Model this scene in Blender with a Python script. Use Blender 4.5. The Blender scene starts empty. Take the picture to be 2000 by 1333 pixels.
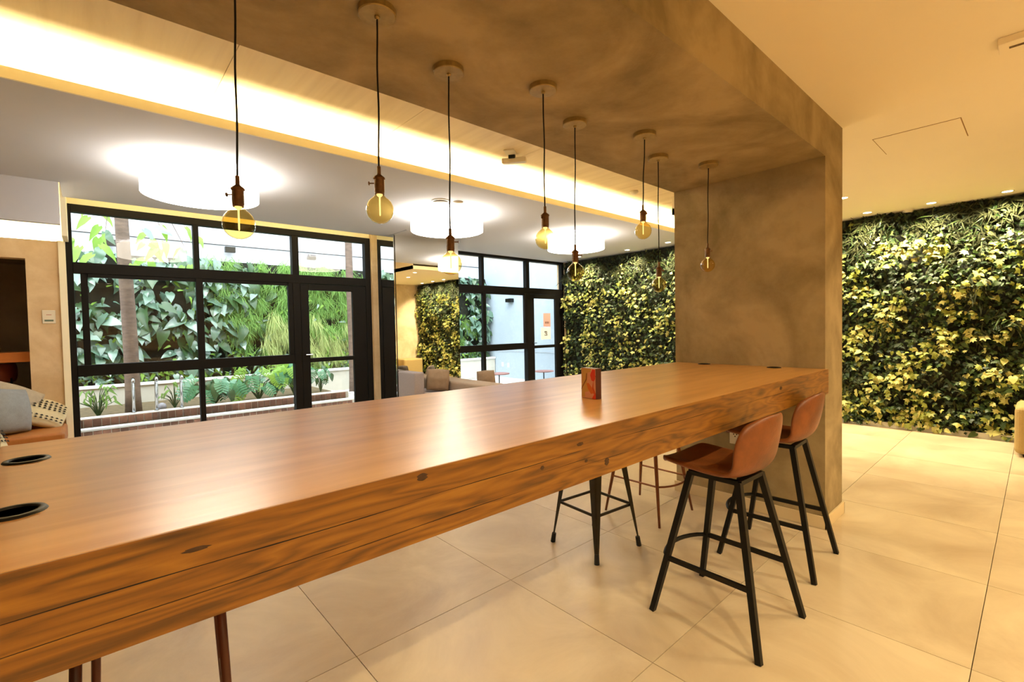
import bpy, bmesh, math, random
from mathutils import Vector, Matrix, Euler, noise
PI = math.pi
random.seed(7)
S = bpy.context.scene
C = S.collection

# ---------------------------------------------------------------- camera
cd = bpy.data.cameras.new('camera'); cam = bpy.data.objects.new('camera', cd); C.objects.link(cam)
rv = Vector((0.74555728, -0.66616333, -0.01925486)); uv_ = Vector((0.03404867, 0.00922049, 0.99937764)); fv = Vector((0.6655712, 0.74574888, -0.02955637))
M4 = Matrix((rv, uv_, -fv)).transposed().to_4x4(); M4.translation = Vector((0, 0, 1.4246))
cam.matrix_world = M4
cd.sensor_width = 36; cd.lens = 920.1 / 2000 * 36; cd.clip_start = 0.02
S.camera = cam

# ---------------------------------------------------------------- view, world, big lights
S.view_settings.view_transform = 'Standard'; S.view_settings.look = 'None'; S.view_settings.gamma = 1.0
S.view_settings.use_curve_mapping = False
S.view_settings.exposure = 0.65
try:
    S.cycles.use_denoising = True
    S.cycles.max_bounces = 10; S.cycles.diffuse_bounces = 5; S.cycles.glossy_bounces = 5
    S.cycles.transparent_max_bounces = 24; S.cycles.transmission_bounces = 6
    S.cycles.sample_clamp_indirect = 6.0
    S.cycles.caustics_reflective = False; S.cycles.caustics_refractive = False
except Exception:
    pass
W = bpy.data.worlds.new('daylight'); S.world = W; W.use_nodes = True
bg = W.node_tree.nodes['Background']; bg.inputs[0].default_value = (0.86, 0.93, 1.0, 1); bg.inputs[1].default_value = 4.6

WARM = (1.0, 0.82, 0.48)
def spot(name, loc, power, angle=110, blend=.8, col=WARM, aim=None, r=.04):
    l = bpy.data.lights.new(name, 'SPOT'); l.energy = power; l.color = col; l.spot_size = math.radians(angle); l.spot_blend = blend
    l.shadow_soft_size = r
    o = bpy.data.objects.new(name, l); C.objects.link(o); o.location = loc
    if aim is not None: o.rotation_euler = (Vector(aim) - Vector(loc)).to_track_quat('-Z', 'Y').to_euler()
    return o
sun = bpy.data.lights.new('sun', 'SUN'); sun.energy = 1.3; sun.angle = .5; sun.color = (1, .98, .94)
so = bpy.data.objects.new('sun', sun); C.objects.link(so); so.rotation_euler = (math.radians(28), math.radians(-18), 0)

# ---------------------------------------------------------------- materials
def lin(h):
    h = h.lstrip('#'); v = [int(h[i:i+2], 16) / 255 for i in (0, 2, 4)]
    return tuple((c / 12.92 if c <= .04045 else ((c + .055) / 1.055) ** 2.4) for c in v) + (1,)
def newmat(name):
    m = bpy.data.materials.new(name); m.use_nodes = True
    nt = m.node_tree; return m, nt, nt.nodes['Principled BSDF']
def N(nt, t, **k):
    n = nt.nodes.new(t)
    for a, b in k.items(): setattr(n, a, b)
    return n
def mat(name, col, rough=.5, metal=0., var=0., scale=6., bump=0., bscale=60., spec=None, sss=0., coat=0., stretch=None, objvar=0.):
    m, nt, b = newmat(name)
    c = lin(col) if isinstance(col, str) else tuple(col) + (1,)
    b.inputs['Base Color'].default_value = c; b.inputs['Roughness'].default_value = rough; b.inputs['Metallic'].default_value = metal
    if spec is not None: b.inputs['Specular IOR Level'].default_value = spec
    if coat: b.inputs['Coat Weight'].default_value = coat; b.inputs['Coat Roughness'].default_value = .15
    g = N(nt, 'ShaderNodeNewGeometry')
    vec = g.outputs['Position']
    if stretch:
        mp = N(nt, 'ShaderNodeMapping'); mp.inputs['Scale'].default_value = stretch
        nt.links.new(vec, mp.inputs[0]); vec = mp.outputs[0]
    if var:
        n1 = N(nt, 'ShaderNodeTexNoise'); n1.inputs['Scale'].default_value = scale; n1.inputs['Detail'].default_value = 6; n1.inputs['Roughness'].default_value = .6
        nt.links.new(vec, n1.inputs['Vector'])
        mx = N(nt, 'ShaderNodeMix', data_type='RGBA')
        mx.inputs['A'].default_value = tuple(x * (1 - var) for x in c[:3]) + (1,)
        mx.inputs['B'].default_value = tuple(min(1, x * (1 + var)) for x in c[:3]) + (1,)
        mr = N(nt, 'ShaderNodeMapRange'); mr.inputs[1].default_value = .3; mr.inputs[2].default_value = .7
        nt.links.new(n1.outputs[0], mr.inputs[0]); nt.links.new(mr.outputs[0], mx.inputs['Factor'])
        out = mx.outputs['Result']
        if objvar:
            oi = N(nt, 'ShaderNodeObjectInfo'); hs = N(nt, 'ShaderNodeHueSaturation')
            m2 = N(nt, 'ShaderNodeMapRange'); m2.inputs[3].default_value = 1 - objvar; m2.inputs[4].default_value = 1 + objvar
            nt.links.new(oi.outputs['Random'], m2.inputs[0]); nt.links.new(m2.outputs[0], hs.inputs['Value']); nt.links.new(out, hs.inputs['Color'])
            out = hs.outputs[0]
        nt.links.new(out, b.inputs['Base Color'])
    if bump:
        n2 = N(nt, 'ShaderNodeTexNoise'); n2.inputs['Scale'].default_value = bscale; n2.inputs['Detail'].default_value = 4
        nt.links.new(vec, n2.inputs['Vector'])
        bp = N(nt, 'ShaderNodeBump'); bp.inputs['Strength'].default_value = bump; bp.inputs['Distance'].default_value = .01
        nt.links.new(n2.outputs[0], bp.inputs['Height']); nt.links.new(bp.outputs[0], b.inputs['Normal'])
    return m
def emit(name, col, strength):
    m, nt, b = newmat(name)
    b.inputs['Base Color'].default_value = (.8, .8, .8, 1)
    b.inputs['Emission Color'].default_value = tuple(col) + (1,); b.inputs['Emission Strength'].default_value = strength
    return m
def glassy(name, tint=(.97, .99, .98), ior=1.5, rough=0.0, boost=1.0):
    m = bpy.data.materials.new(name); m.use_nodes = True; nt = m.node_tree; nt.nodes.clear()
    o = N(nt, 'ShaderNodeOutputMaterial'); t = N(nt, 'ShaderNodeBsdfTransparent'); t.inputs[0].default_value = tuple(tint) + (1,)
    g = N(nt, 'ShaderNodeBsdfGlossy'); g.inputs['Roughness'].default_value = rough
    f = N(nt, 'ShaderNodeFresnel'); f.inputs[0].default_value = ior
    mm = N(nt, 'ShaderNodeMath', operation='MULTIPLY'); mm.inputs[1].default_value = boost; mm.use_clamp = True
    mx = N(nt, 'ShaderNodeMixShader')
    ge = N(nt, 'ShaderNodeNewGeometry'); fb = N(nt, 'ShaderNodeMath', operation='SUBTRACT'); fb.inputs[0].default_value = 1.0
    m3 = N(nt, 'ShaderNodeMath', operation='MULTIPLY')
    nt.links.new(ge.outputs['Backfacing'], fb.inputs[1]); nt.links.new(f.outputs[0], mm.inputs[0])
    nt.links.new(mm.outputs[0], m3.inputs[0]); nt.links.new(fb.outputs[0], m3.inputs[1]); nt.links.new(m3.outputs[0], mx.inputs[0])
    nt.links.new(t.outputs[0], mx.inputs[1]); nt.links.new(g.outputs[0], mx.inputs[2]); nt.links.new(mx.outputs[0], o.inputs[0])
    return m
def wood(name, dark, mid, light, scale=(1.2, 14, 14), rough=.4, knots=False, seams=None, rings=6., spec=.5):
    m, nt, b = newmat(name); b.inputs['Roughness'].default_value = rough; b.inputs['Specular IOR Level'].default_value = spec
    g = N(nt, 'ShaderNodeNewGeometry'); mp = N(nt, 'ShaderNodeMapping'); mp.inputs['Scale'].default_value = scale
    nt.links.new(g.outputs['Position'], mp.inputs[0])
    n1 = N(nt, 'ShaderNodeTexNoise'); n1.inputs['Scale'].default_value = 1.0; n1.inputs['Detail'].default_value = 8; n1.inputs['Roughness'].default_value = .62; n1.inputs['Distortion'].default_value = .6
    nt.links.new(mp.outputs[0], n1.inputs[0])
    # growth rings from a warped low frequency field
    mp2 = N(nt, 'ShaderNodeMapping'); mp2.inputs['Scale'].default_value = (scale[0] * .55, scale[1] * .28, scale[2] * .28)
    nt.links.new(g.outputs['Position'], mp2.inputs[0])
    n2 = N(nt, 'ShaderNodeTexNoise'); n2.inputs['Scale'].default_value = 1.0; n2.inputs['Detail'].default_value = 2
    nt.links.new(mp2.outputs[0], n2.inputs[0])
    mul = N(nt, 'ShaderNodeMath', operation='MULTIPLY'); mul.inputs[1].default_value = rings; nt.links.new(n2.outputs[0], mul.inputs[0])
    fr = N(nt, 'ShaderNodeMath', operation='PINGPONG'); fr.inputs[1].default_value = .5; nt.links.new(mul.outputs[0], fr.inputs[0])
    ad = N(nt, 'ShaderNodeMath', operation='MULTIPLY_ADD'); ad.inputs[1].default_value = .5; nt.links.new(fr.outputs[0], ad.inputs[0]); nt.links.new(n1.outputs[0], ad.inputs[2])
    cr = N(nt, 'ShaderNodeValToRGB'); e = cr.color_ramp.elements
    e[0].position = .38; e[0].color = lin(dark); e[1].position = .88; e[1].color = lin(light)
    x = e.new(.6); x.color = lin(mid)
    nt.links.new(ad.outputs[0], cr.inputs[0]); out = cr.outputs[0]
    if knots:
        mp3 = N(nt, 'ShaderNodeMapping'); mp3.inputs['Scale'].default_value = (2.6, 9, 9)
        nt.links.new(g.outputs['Position'], mp3.inputs[0])
        vo = N(nt, 'ShaderNodeTexVoronoi'); vo.inputs['Scale'].default_value = 1.0; nt.links.new(mp3.outputs[0], vo.inputs[0])
        r2 = N(nt, 'ShaderNodeValToRGB'); q = r2.color_ramp.elements; q[0].position = .04; q[0].color = (.12, .12, .12, 1); q[1].position = .22; q[1].color = (1, 1, 1, 1)
        nt.links.new(vo.outputs['Distance'], r2.inputs[0])
        mx = N(nt, 'ShaderNodeMix', data_type='RGBA', blend_type='MULTIPLY'); mx.inputs['Factor'].default_value = .75
        nt.links.new(out, mx.inputs['A']); nt.links.new(r2.outputs[0], mx.inputs['B']); out = mx.outputs['Result']
    nt.links.new(out, b.inputs['Base Color'])
    bp = N(nt, 'ShaderNodeBump'); bp.inputs['Strength'].default_value = .12; bp.inputs['Distance'].default_value = .004
    nt.links.new(n1.outputs[0], bp.inputs['Height']); nt.links.new(bp.outputs[0], b.inputs['Normal'])
    return m

M = {}
def concrete(name, a, b_, scale=1.3):
    m, nt, b = newmat(name); b.inputs['Roughness'].default_value = .72; b.inputs['Specular IOR Level'].default_value = .3
    g = N(nt, 'ShaderNodeNewGeometry')
    n1 = N(nt, 'ShaderNodeTexNoise'); n1.inputs['Scale'].default_value = scale; n1.inputs['Detail'].default_value = 5; n1.inputs['Distortion'].default_value = 1.2
    n2 = N(nt, 'ShaderNodeTexNoise'); n2.inputs['Scale'].default_value = 9; n2.inputs['Detail'].default_value = 8; n2.inputs['Roughness'].default_value = .7
    nt.links.new(g.outputs['Position'], n1.inputs[0]); nt.links.new(g.outputs['Position'], n2.inputs[0])
    ad = N(nt, 'ShaderNodeMath', operation='MULTIPLY_ADD'); ad.inputs[1].default_value = .35; nt.links.new(n2.outputs[0], ad.inputs[0]); nt.links.new(n1.outputs[0], ad.inputs[2])
    cr = N(nt, 'ShaderNodeValToRGB'); e = cr.color_ramp.elements; e[0].position = .5; e[0].color = lin(a); e[1].position = .85; e[1].color = lin(b_)
    nt.links.new(ad.outputs[0], cr.inputs[0]); nt.links.new(cr.outputs[0], b.inputs['Base Color'])
    bp = N(nt, 'ShaderNodeBump'); bp.inputs['Strength'].default_value = .15; bp.inputs['Distance'].default_value = .01
    nt.links.new(n2.outputs[0], bp.inputs['Height']); nt.links.new(bp.outputs[0], b.inputs['Normal'])
    return m
M['concrete'] = concrete('burnished_cement', '807050', 'ac9a76', 1.6)
M['plaster'] = concrete('beige_cement_plaster', 'cdb088', 'e6d0ac', 1.6)
M['greywall'] = mat('pale_blue_grey_render', 'a9b6c2', .85, var=.05, scale=2, bump=.1, bscale=120)
M['whitewall'] = mat('white_render', 'b4b7be', .9, var=.03, scale=1.5)
M['ceil'] = mat('matt_white_paint', 'c4c8d4', .9, var=.015, scale=1)
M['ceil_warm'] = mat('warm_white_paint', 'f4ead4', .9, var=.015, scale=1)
M['lip'] = mat('cove_lip_paint', 'f6f0d8', .85)
M['tile'] = None
def tilemat():
    m, nt, b = newmat('beige_porcelain_tile')
    g = N(nt, 'ShaderNodeNewGeometry'); n1 = N(nt, 'ShaderNodeTexNoise'); n1.inputs['Scale'].default_value = 1.7; n1.inputs['Detail'].default_value = 7; n1.inputs['Roughness'].default_value = .62; n1.inputs['Distortion'].default_value = .8
    oi = N(nt, 'ShaderNodeObjectInfo')
    va = N(nt, 'ShaderNodeVectorMath', operation='MULTIPLY_ADD'); va.inputs[1].default_value = (1, 1, 1)
    cx = N(nt, 'ShaderNodeCombineXYZ'); mu = N(nt, 'ShaderNodeMath', operation='MULTIPLY'); mu.inputs[1].default_value = 40
    nt.links.new(oi.outputs['Random'], mu.inputs[0]); nt.links.new(mu.outputs[0], cx.inputs[2])
    nt.links.new(g.outputs['Position'], va.inputs[0]); nt.links.new(cx.outputs[0], va.inputs[2]); nt.links.new(va.outputs[0], n1.inputs[0])
    cr = N(nt, 'ShaderNodeValToRGB'); e = cr.color_ramp.elements; e[0].position = .3; e[0].color = lin('ae987a'); e[1].position = .68; e[1].color = lin('ccba9a')
    nt.links.new(n1.outputs[0], cr.inputs[0]); nt.links.new(cr.outputs[0], b.inputs['Base Color'])
    rr = N(nt, 'ShaderNodeMapRange'); rr.inputs[3].default_value = .3; rr.inputs[4].default_value = .46; nt.links.new(n1.outputs[0], rr.inputs[0]); nt.links.new(rr.outputs[0], b.inputs['Roughness'])
    b.inputs['Specular IOR Level'].default_value = .45
    return m
M['tile'] = tilemat()
M['grout'] = mat('dark_grout', '7a6448', .9)
M['terrace'] = mat('pale_terrace_stone', 'e6e4de', .8, var=.06, scale=3)
M['baseboard'] = mat('cream_skirting', 'd8c49c', .5)
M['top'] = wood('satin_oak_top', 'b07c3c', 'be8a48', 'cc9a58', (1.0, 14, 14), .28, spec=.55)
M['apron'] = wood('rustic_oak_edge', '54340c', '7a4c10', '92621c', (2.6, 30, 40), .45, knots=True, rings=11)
M['veneer'] = wood('ceiling_veneer', 'dcc6a0', 'e6d2ae', 'f0debc', (9, .9, 9), .5, rings=3)
M['shelfwood'] = wood('orange_shelf_wood', 'a85c20', 'b86a28', 'c87a38', (1.5, 9, 9), .5)
M['stoolwood'] = wood('dark_stool_wood', '3c1c10', '54281a', '6c3826', (9, 9, 1.2), .4)
M['copper'] = mat('copper_brown_metal', '7a4424', .38, metal=.35, var=.2, scale=30)
M['black'] = mat('black_powder_coat', '080705', .5, var=.15, scale=20, spec=.3)
M['gunmetal'] = mat('dark_gunmetal', '2a261c', .38, metal=.6, var=.2, scale=12)
M['rubber'] = mat('black_rubber', '090909', .7)
M['leather'] = mat('cognac_leather', '7a421a', .42, var=.35, scale=7, bump=.12, bscale=90, spec=.5)
M['tanleather'] = mat('tan_bench_leather', 'a8682c', .5, var=.15, scale=5, bump=.1, bscale=80)
M['frame'] = mat('black_window_aluminium', '0a0705', .6, var=.2, scale=9, spec=.22)
M['glass'] = glassy('window_glass', boost=1.15)
M['mirror'] = None
m_, nt_, b_ = newmat('mirror_silver'); b_.inputs['Base Color'].default_value = (.93, .94, .92, 1); b_.inputs['Metallic'].default_value = 1; b_.inputs['Roughness'].default_value = 0.0; M['mirror'] = m_
M['bronze'] = mat('aged_bronze', '60401f', .42, metal=.35, var=.35, scale=60)
M['canopy'] = mat('brushed_brass_canopy', '9c8656', .45, metal=.5, var=.15, scale=40)
M['cord'] = mat('black_fabric_cord', '080706', .9)
M['amber'] = glassy('amber_bulb_glass', (.93, .78, .40), 1.4, boost=1.8)
M['filament'] = emit('dim_led_filament', (1.0, .86, .5), 1.1)
M['shade'] = emit('drum_shade_glow', (1.0, .90, .74), 9.0)
M['led'] = emit('cove_led', (1.0, .83, .42), 165.0)
M['led2'] = emit('window_cove_led', (1.0, .74, .28), 30.0)
M['led3'] = emit('niche_cove_led', (1.0, .82, .52), 60.0)
M['dl'] = emit('downlight_lens', (1.0, .90, .68), 14.0)
M['whiteplastic'] = mat('white_plastic', 'e4ddcc', .4)
M['darkhole'] = mat('black_opening', '050404', .8)
M['paper'] = mat('white_paper', 'eef0f2', .8)
M['ink'] = mat('black_ink', '15171a', .7)
M['pinkprint'] = mat('faded_pink_print', 'c8a09c', .7)
M['brown_ink'] = mat('brown_ink', '6a4a44', .7)
M['sofa'] = mat('greige_woven_fabric', 'a08c78', .95, var=.08, scale=60, bump=.25, bscale=260)
M['sofagrey'] = mat('lilac_grey_fabric', '9c9292', .95, var=.08, scale=60, bump=.25, bscale=260)
M['taupe'] = mat('taupe_cushion_fabric', '8e7860', .9, var=.14, scale=12, bump=.2, bscale=200)
M['ottoman'] = mat('sand_boucle_fabric', 'a8905e', .95, var=.06, scale=60, bump=.25, bscale=220)
M['greypillow'] = mat('grey_linen', '8e9296', .9, var=.08, scale=30, bump=.25, bscale=220)
M['beigepillow'] = mat('pale_greige_linen', 'b4a894', .9, var=.08, scale=30, bump=.2, bscale=220)
M['cream'] = mat('cream_cotton', 'd6c8a4', .9, bump=.2, bscale=200)
M['blackyarn'] = mat('black_woven_motif', '1c1712', .9)
M['niche'] = mat('dark_niche_paint', '6c604c', .8, var=.2, scale=3)
M['terracotta'] = mat('rust_leather', '7a3516', .55, var=.15, scale=8)
M['bark'] = mat('grey_brown_bark', '6a584c', .9, var=.3, scale=7, bump=.5, bscale=30, stretch=(1, 1, 3))
M['soil'] = mat('damp_soil', '5e5036', .95, var=.5, scale=14, bump=.6, bscale=40)
M['planter'] = mat('white_planter_render', 'c0bcb0', .85, var=.05, scale=4, bump=.1, bscale=80)
M['brick'] = mat('reddish_brown_brick', '845c4c', .85, var=.3, scale=9, objvar=.45, bump=.3, bscale=60)
M['mortar'] = mat('pale_mortar', 'cfc4b8', .9)
M['ledge'] = mat('white_stone_ledge', 'eceae6', .6)
M['chrome'] = mat('polished_steel', 'b8babc', .15, metal=1)
M['pebble'] = mat('white_pebbles', 'e8e6e2', .8, var=.12, scale=20)
M['water'] = glassy('falling_water', (.95, .97, 1), 1.33, boost=3.0)
M['pool'] = glassy('pool_water', (.55, .62, .6), 1.33, boost=2.0)
M['backing'] = mat('dark_planting_felt', '1a1c10', .95, var=.5, scale=10, bump=.6, bscale=30)
M['tabletop2'] = mat('rose_wood_laminate', 'a07068', .5, var=.1, scale=8)
def leafmat(name, col, rough=.45, trans=.25, var=.3, spec=.5):
    m, nt, b = newmat(name); c = lin(col)
    b.inputs['Roughness'].default_value = rough; b.inputs['Specular IOR Level'].default_value = spec
    g = N(nt, 'ShaderNodeNewGeometry'); n1 = N(nt, 'ShaderNodeTexNoise'); n1.inputs['Scale'].default_value = 7; n1.inputs['Detail'].default_value = 3
    nt.links.new(g.outputs['Position'], n1.inputs[0])
    mx = N(nt, 'ShaderNodeMix', data_type='RGBA'); mx.inputs['A'].default_value = tuple(v * (1 - var) for v in c[:3]) + (1,); mx.inputs['B'].default_value = tuple(min(1, v * (1 + var)) for v in c[:3]) + (1,)
    nt.links.new(n1.outputs[0], mx.inputs['Factor']); nt.links.new(mx.outputs['Result'], b.inputs['Base Color'])
    tr = N(nt, 'ShaderNodeBsdfTranslucent'); nt.links.new(mx.outputs['Result'], tr.inputs[0])
    ms = N(nt, 'ShaderNodeMixShader'); ms.inputs[0].default_value = trans
    o = nt.nodes['Material Output']
    nt.links.new(b.outputs[0], ms.inputs[1]); nt.links.new(tr.outputs[0], ms.inputs[2]); nt.links.new(ms.outputs[0], o.inputs[0])
    return m
M['l_deep'] = leafmat('deep_green_leaf', '1e3212'); M['l_mid'] = leafmat('mid_green_leaf', '44592a'); M['l_yel'] = leafmat('yellow_green_leaf', '8e943e')
M['l_pale'] = leafmat('pale_variegated_leaf', 'c2bc6c'); M['l_moss'] = leafmat('mossy_leaf', '30340f', .8)
M['o_blue'] = leafmat('glossy_blue_green_leaf', '64826e', .25, .15, .25, 1.0); M['o_mid'] = leafmat('glossy_mid_green_leaf', '3c5c34', .35, .2, .3, .7)
M['o_fern'] = leafmat('bright_fern_green', '7ca64e', .6, .35); M['o_grass'] = leafmat('straw_green_grass', 'b4c078', .6, .35); M['o_lime'] = leafmat('lime_leaf', '86b040', .5, .4); M['o_monst'] = leafmat('monstera_leaf_green', '4f8a62', .3, .2, .25, .8)

# ---------------------------------------------------------------- mesh helpers
def obj(name, bm, m=None, parent=None, smooth=False, mats=None):
    me = bpy.data.meshes.new(name)
    if isinstance(bm, tuple): me.from_pydata(*bm)
    else:
        bm.normal_update(); bm.to_mesh(me); bm.free()
    for k in (mats or ([m] if m else [])): me.materials.append(M[k] if isinstance(k, str) else k)
    if smooth:
        for p in me.polygons: p.use_smooth = True
    o = bpy.data.objects.new(name, me); C.objects.link(o)
    if parent: o.parent = parent
    return o
def tag(o, label=None, cat=None, group=None, kind=None):
    if label: o['label'] = label
    if cat: o['category'] = cat
    if group: o['group'] = group
    if kind: o['kind'] = kind
    return o
def empty(name, loc=(0, 0, 0), rz=0):
    o = bpy.data.objects.new(name, None); C.objects.link(o); o.location = loc; o.rotation_euler = (0, 0, rz); o.empty_display_size = .1
    return o
def thing(name, label, cat, loc=(0, 0, 0), rz=0, group=None):
    return tag(empty(name, loc, rz), label, cat, group)
def box(bm, x0, x1, y0, y1, z0, z1, mi=0, rot=None):
    v = [bm.verts.new(p) for p in ((x0,y0,z0),(x1,y0,z0),(x1,y1,z0),(x0,y1,z0),(x0,y0,z1),(x1,y0,z1),(x1,y1,z1),(x0,y1,z1))]
    if rot:
        for q in v: q.co = rot @ q.co
    fs = []
    for f in ((0,3,2,1),(4,5,6,7),(0,1,5,4),(1,2,6,5),(2,3,7,6),(3,0,4,7)):
        fc = bm.faces.new([v[i] for i in f]); fc.material_index = mi; fs.append(fc)
    return v
def B(*a, **k):
    bm = bmesh.new(); box(bm, *a, **k); return bm
def bev(o, w=.004, seg=2):
    m = o.modifiers.new('bevel', 'BEVEL'); m.width = w; m.segments = seg; m.limit_method = 'ANGLE'; return o
def struct(name, bm, m, parent=None, **k):
    o = obj(name, bm, m, parent, **k)
    if not parent: o['kind'] = 'structure'
    return o
def tube(bm, pts, rads, n=10, cap=True, mi=0, tw=0.):
    pts = [Vector(p) for p in pts]
    if not hasattr(rads, '__len__'): rads = [rads] * len(pts)
    rings = []
    up = None
    for i, p in enumerate(pts):
        d = (pts[min(i + 1, len(pts) - 1)] - pts[max(i - 1, 0)]).normalized()
        if up is None:
            up = Vector((0, 0, 1)) if abs(d.z) < .9 else Vector((1, 0, 0))
        a = d.cross(up).normalized(); b = a.cross(d).normalized(); up = b
        ca, sa = math.cos(tw), math.sin(tw)
        rings.append([bm.verts.new(p + (a * math.cos(2 * PI * k / n + tw) + b * math.sin(2 * PI * k / n + tw)) * rads[i]) for k in range(n)])
    for i in range(len(rings) - 1):
        for k in range(n):
            f = bm.faces.new((rings[i][k], rings[i][(k + 1) % n], rings[i + 1][(k + 1) % n], rings[i + 1][k])); f.material_index = mi
    if cap:
        for r_, rev in ((rings[0], True), (rings[-1], False)):
            try: f = bm.faces.new(r_ if not rev else r_[::-1]); f.material_index = mi
            except ValueError: pass
def T(pts, rads, n=10, **k):
    bm = bmesh.new(); tube(bm, pts, rads, n, **k); bmesh.ops.recalc_face_normals(bm, faces=bm.faces); return bm
def lathe(prof, n=24, cx=0, cy=0, cz=0, bm=None, cap=True):
    bm = bm or bmesh.new()
    rings = []
    for r_, z in prof:
        rings.append([bm.verts.new((cx + r_ * math.cos(2 * PI * k / n), cy + r_ * math.sin(2 * PI * k / n), cz + z)) for k in range(n)])
    for i in range(len(rings) - 1):
        for k in range(n): bm.faces.new((rings[i][k], rings[i][(k + 1) % n], rings[i + 1][(k + 1) % n], rings[i + 1][k]))
    if cap:
        bm.faces.new(rings[0][::-1]); bm.faces.new(rings[-1])
    bmesh.ops.recalc_face_normals(bm, faces=bm.faces)
    return bm
def copy_tree(o, parent=None):
    c = o.copy(); C.objects.link(c)
    if parent: c.parent = parent
    for ch in list(o.children): copy_tree(ch, c)
    return c
def cushion(w, h, d, n=10, puff=1.0, seed=0):
    """pillow standing in XZ, thickness along Y, pinched at the edges, with ears at the corners"""
    bm = bmesh.new(); grid = {}
    for s in (-1, 1):
        for i in range(n + 1):
            for j in range(n + 1):
                u = i / n * 2 - 1; v = j / n * 2 - 1
                if s == 1 and (i in (0, n) or j in (0, n)): grid[s, i, j] = grid[-1, i, j]; continue
                t = ((1 - u ** 2) * (1 - v ** 2)) ** .45
                inx = 1 - .13 * abs(v) ** 2.2 * (1 - abs(v)) * 2.2 - .05 * v ** 6; inz = 1 - .13 * abs(u) ** 2.2 * (1 - abs(u)) * 2.2 - .05 * u ** 6
                wob = noise.noise(Vector((u * 1.7 + seed, v * 1.7, s * 3.))) * .25 + 1
                grid[s, i, j] = bm.verts.new((u * w / 2 * inx, s * d / 2 * t * wob, (v * inz + 1) * h / 2))
    for s in (-1, 1):
        for i in range(n):
            for j in range(n):
                q = [grid[s, i, j], grid[s, i + 1, j], grid[s, i + 1, j + 1], grid[s, i, j + 1]]
                bm.faces.new(q if s == -1 else q[::-1])
    return bm

# ================================================================= STRUCTURE
CZ = 2.84
fl = struct('floor', B(-4.2, 8.0, -4.2, 7.12, -.12, -.012), 'grout')
TS = .9; tx0, ty0 = .8154, 1.9716
tm = None
for i in range(-5, 9):
    for j in range(-7, 7):
        x0, y0 = tx0 + i * TS, ty0 + j * TS
        a0, a1, b0, b1 = max(x0, -4.19), min(x0 + TS, 7.99), max(y0, -4.19), min(y0 + TS, 7.1)
        if a1 - a0 < .05 or b1 - b0 < .05: continue
        full = abs(a1 - a0 - TS) < 1e-6 and abs(b1 - b0 - TS) < 1e-6
        if full and tm is not None:
            o = bpy.data.objects.new('tile', tm); C.objects.link(o)
        else:
            g = .0016
            o = obj('tile', B(g, (a1 - a0) - g, g, (b1 - b0) - g, -.012, 0), 'tile')
            bev(o, .0012, 1)
            if full: tm = o.data
        o.location = (a0, b0, 0); o.parent = fl
# walls
struct('wall_far', B(7.98, 8.25, -4.2, 7.35, 0, 3.3), 'backing')
struct('wall_right', B(5.0, 8.2, -.65, -.45, 0, 2.9), 'plaster')
wr = struct('wall_side', B(5.0, 5.2, -4.2, -.65, 0, 2.9), 'plaster')
struct('wall_back', B(-4.4, 8.2, -4.4, -4.2, 0, 3.3), 'plaster')
struct('wall_near', B(-4.4, -4.2, -4.4, 8.2, 0, 3.3), 'plaster')
# left wall with the niche opening (x -2.6 .. -0.49, z .5 .. 2.245) up to z 2.45, light cove above it
bm = bmesh.new()
box(bm, -.49, -.19, 7.1, 7.25, 0, 2.45); box(bm, -4.2, -2.6, 7.1, 7.25, 0, 2.45)
box(bm, -2.6, -.49, 7.1, 7.25, 2.245, 2.45); box(bm, -2.6, -.49, 7.1, 7.25, 0, .45)
struct('wall_left', bm, 'plaster')
bm = bmesh.new()
box(bm, -2.75, -2.6, 7.255, 8.25, 0, 2.355); box(bm, -.49, -.34, 7.255, 8.25, 0, 2.355); box(bm, -2.75, -.34, 8.25, 8.35, 0, 2.355); box(bm, -2.6, -.49, 7.255, 8.25, 2.3, 2.355); box(bm, -2.6, -.49, 7.255, 8.25, .0, .02)
struct('wall_niche', bm, 'niche')
bm = bmesh.new()
box(bm, -4.2, -.19, 7.36, 7.42, 2.4, 3.2); box(bm, -4.2, -.19, 7.25, 7.42, 2.36, 2.4); box(bm, -.19, -.15, 6.68, 7.42, 2.45, 3.2)
struct('wall_cove_back', bm, 'lip')
# reveal strip left of window and posts
bm = bmesh.new(); box(bm, -.235, -.178, 7.06, 7.1, 0, 2.45); box(bm, -.178, 3.41, 7.13, 7.3, 2.875, 3.2); struct('trim_1', bm, 'lip')
struct('trim_2', B(3.352, 3.4095, 7.045, 7.3, 0, 3.0), 'plaster')
bm = B(3.41, 4.42, 7.12, 7.3, 0, 3.2); box(bm, 3.412, 3.5, 6.64, 7.12, 2.866, 3.2); struct('wall_pier', bm, 'plaster')
bm = bmesh.new(); box(bm, 4.4, 7.98, 7.12, 7.3, 2.80, 3.2); box(bm, 7.92, 7.98, 7.08, 7.3, 0, 2.84); struct('trim_3', bm, 'plaster')
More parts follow.
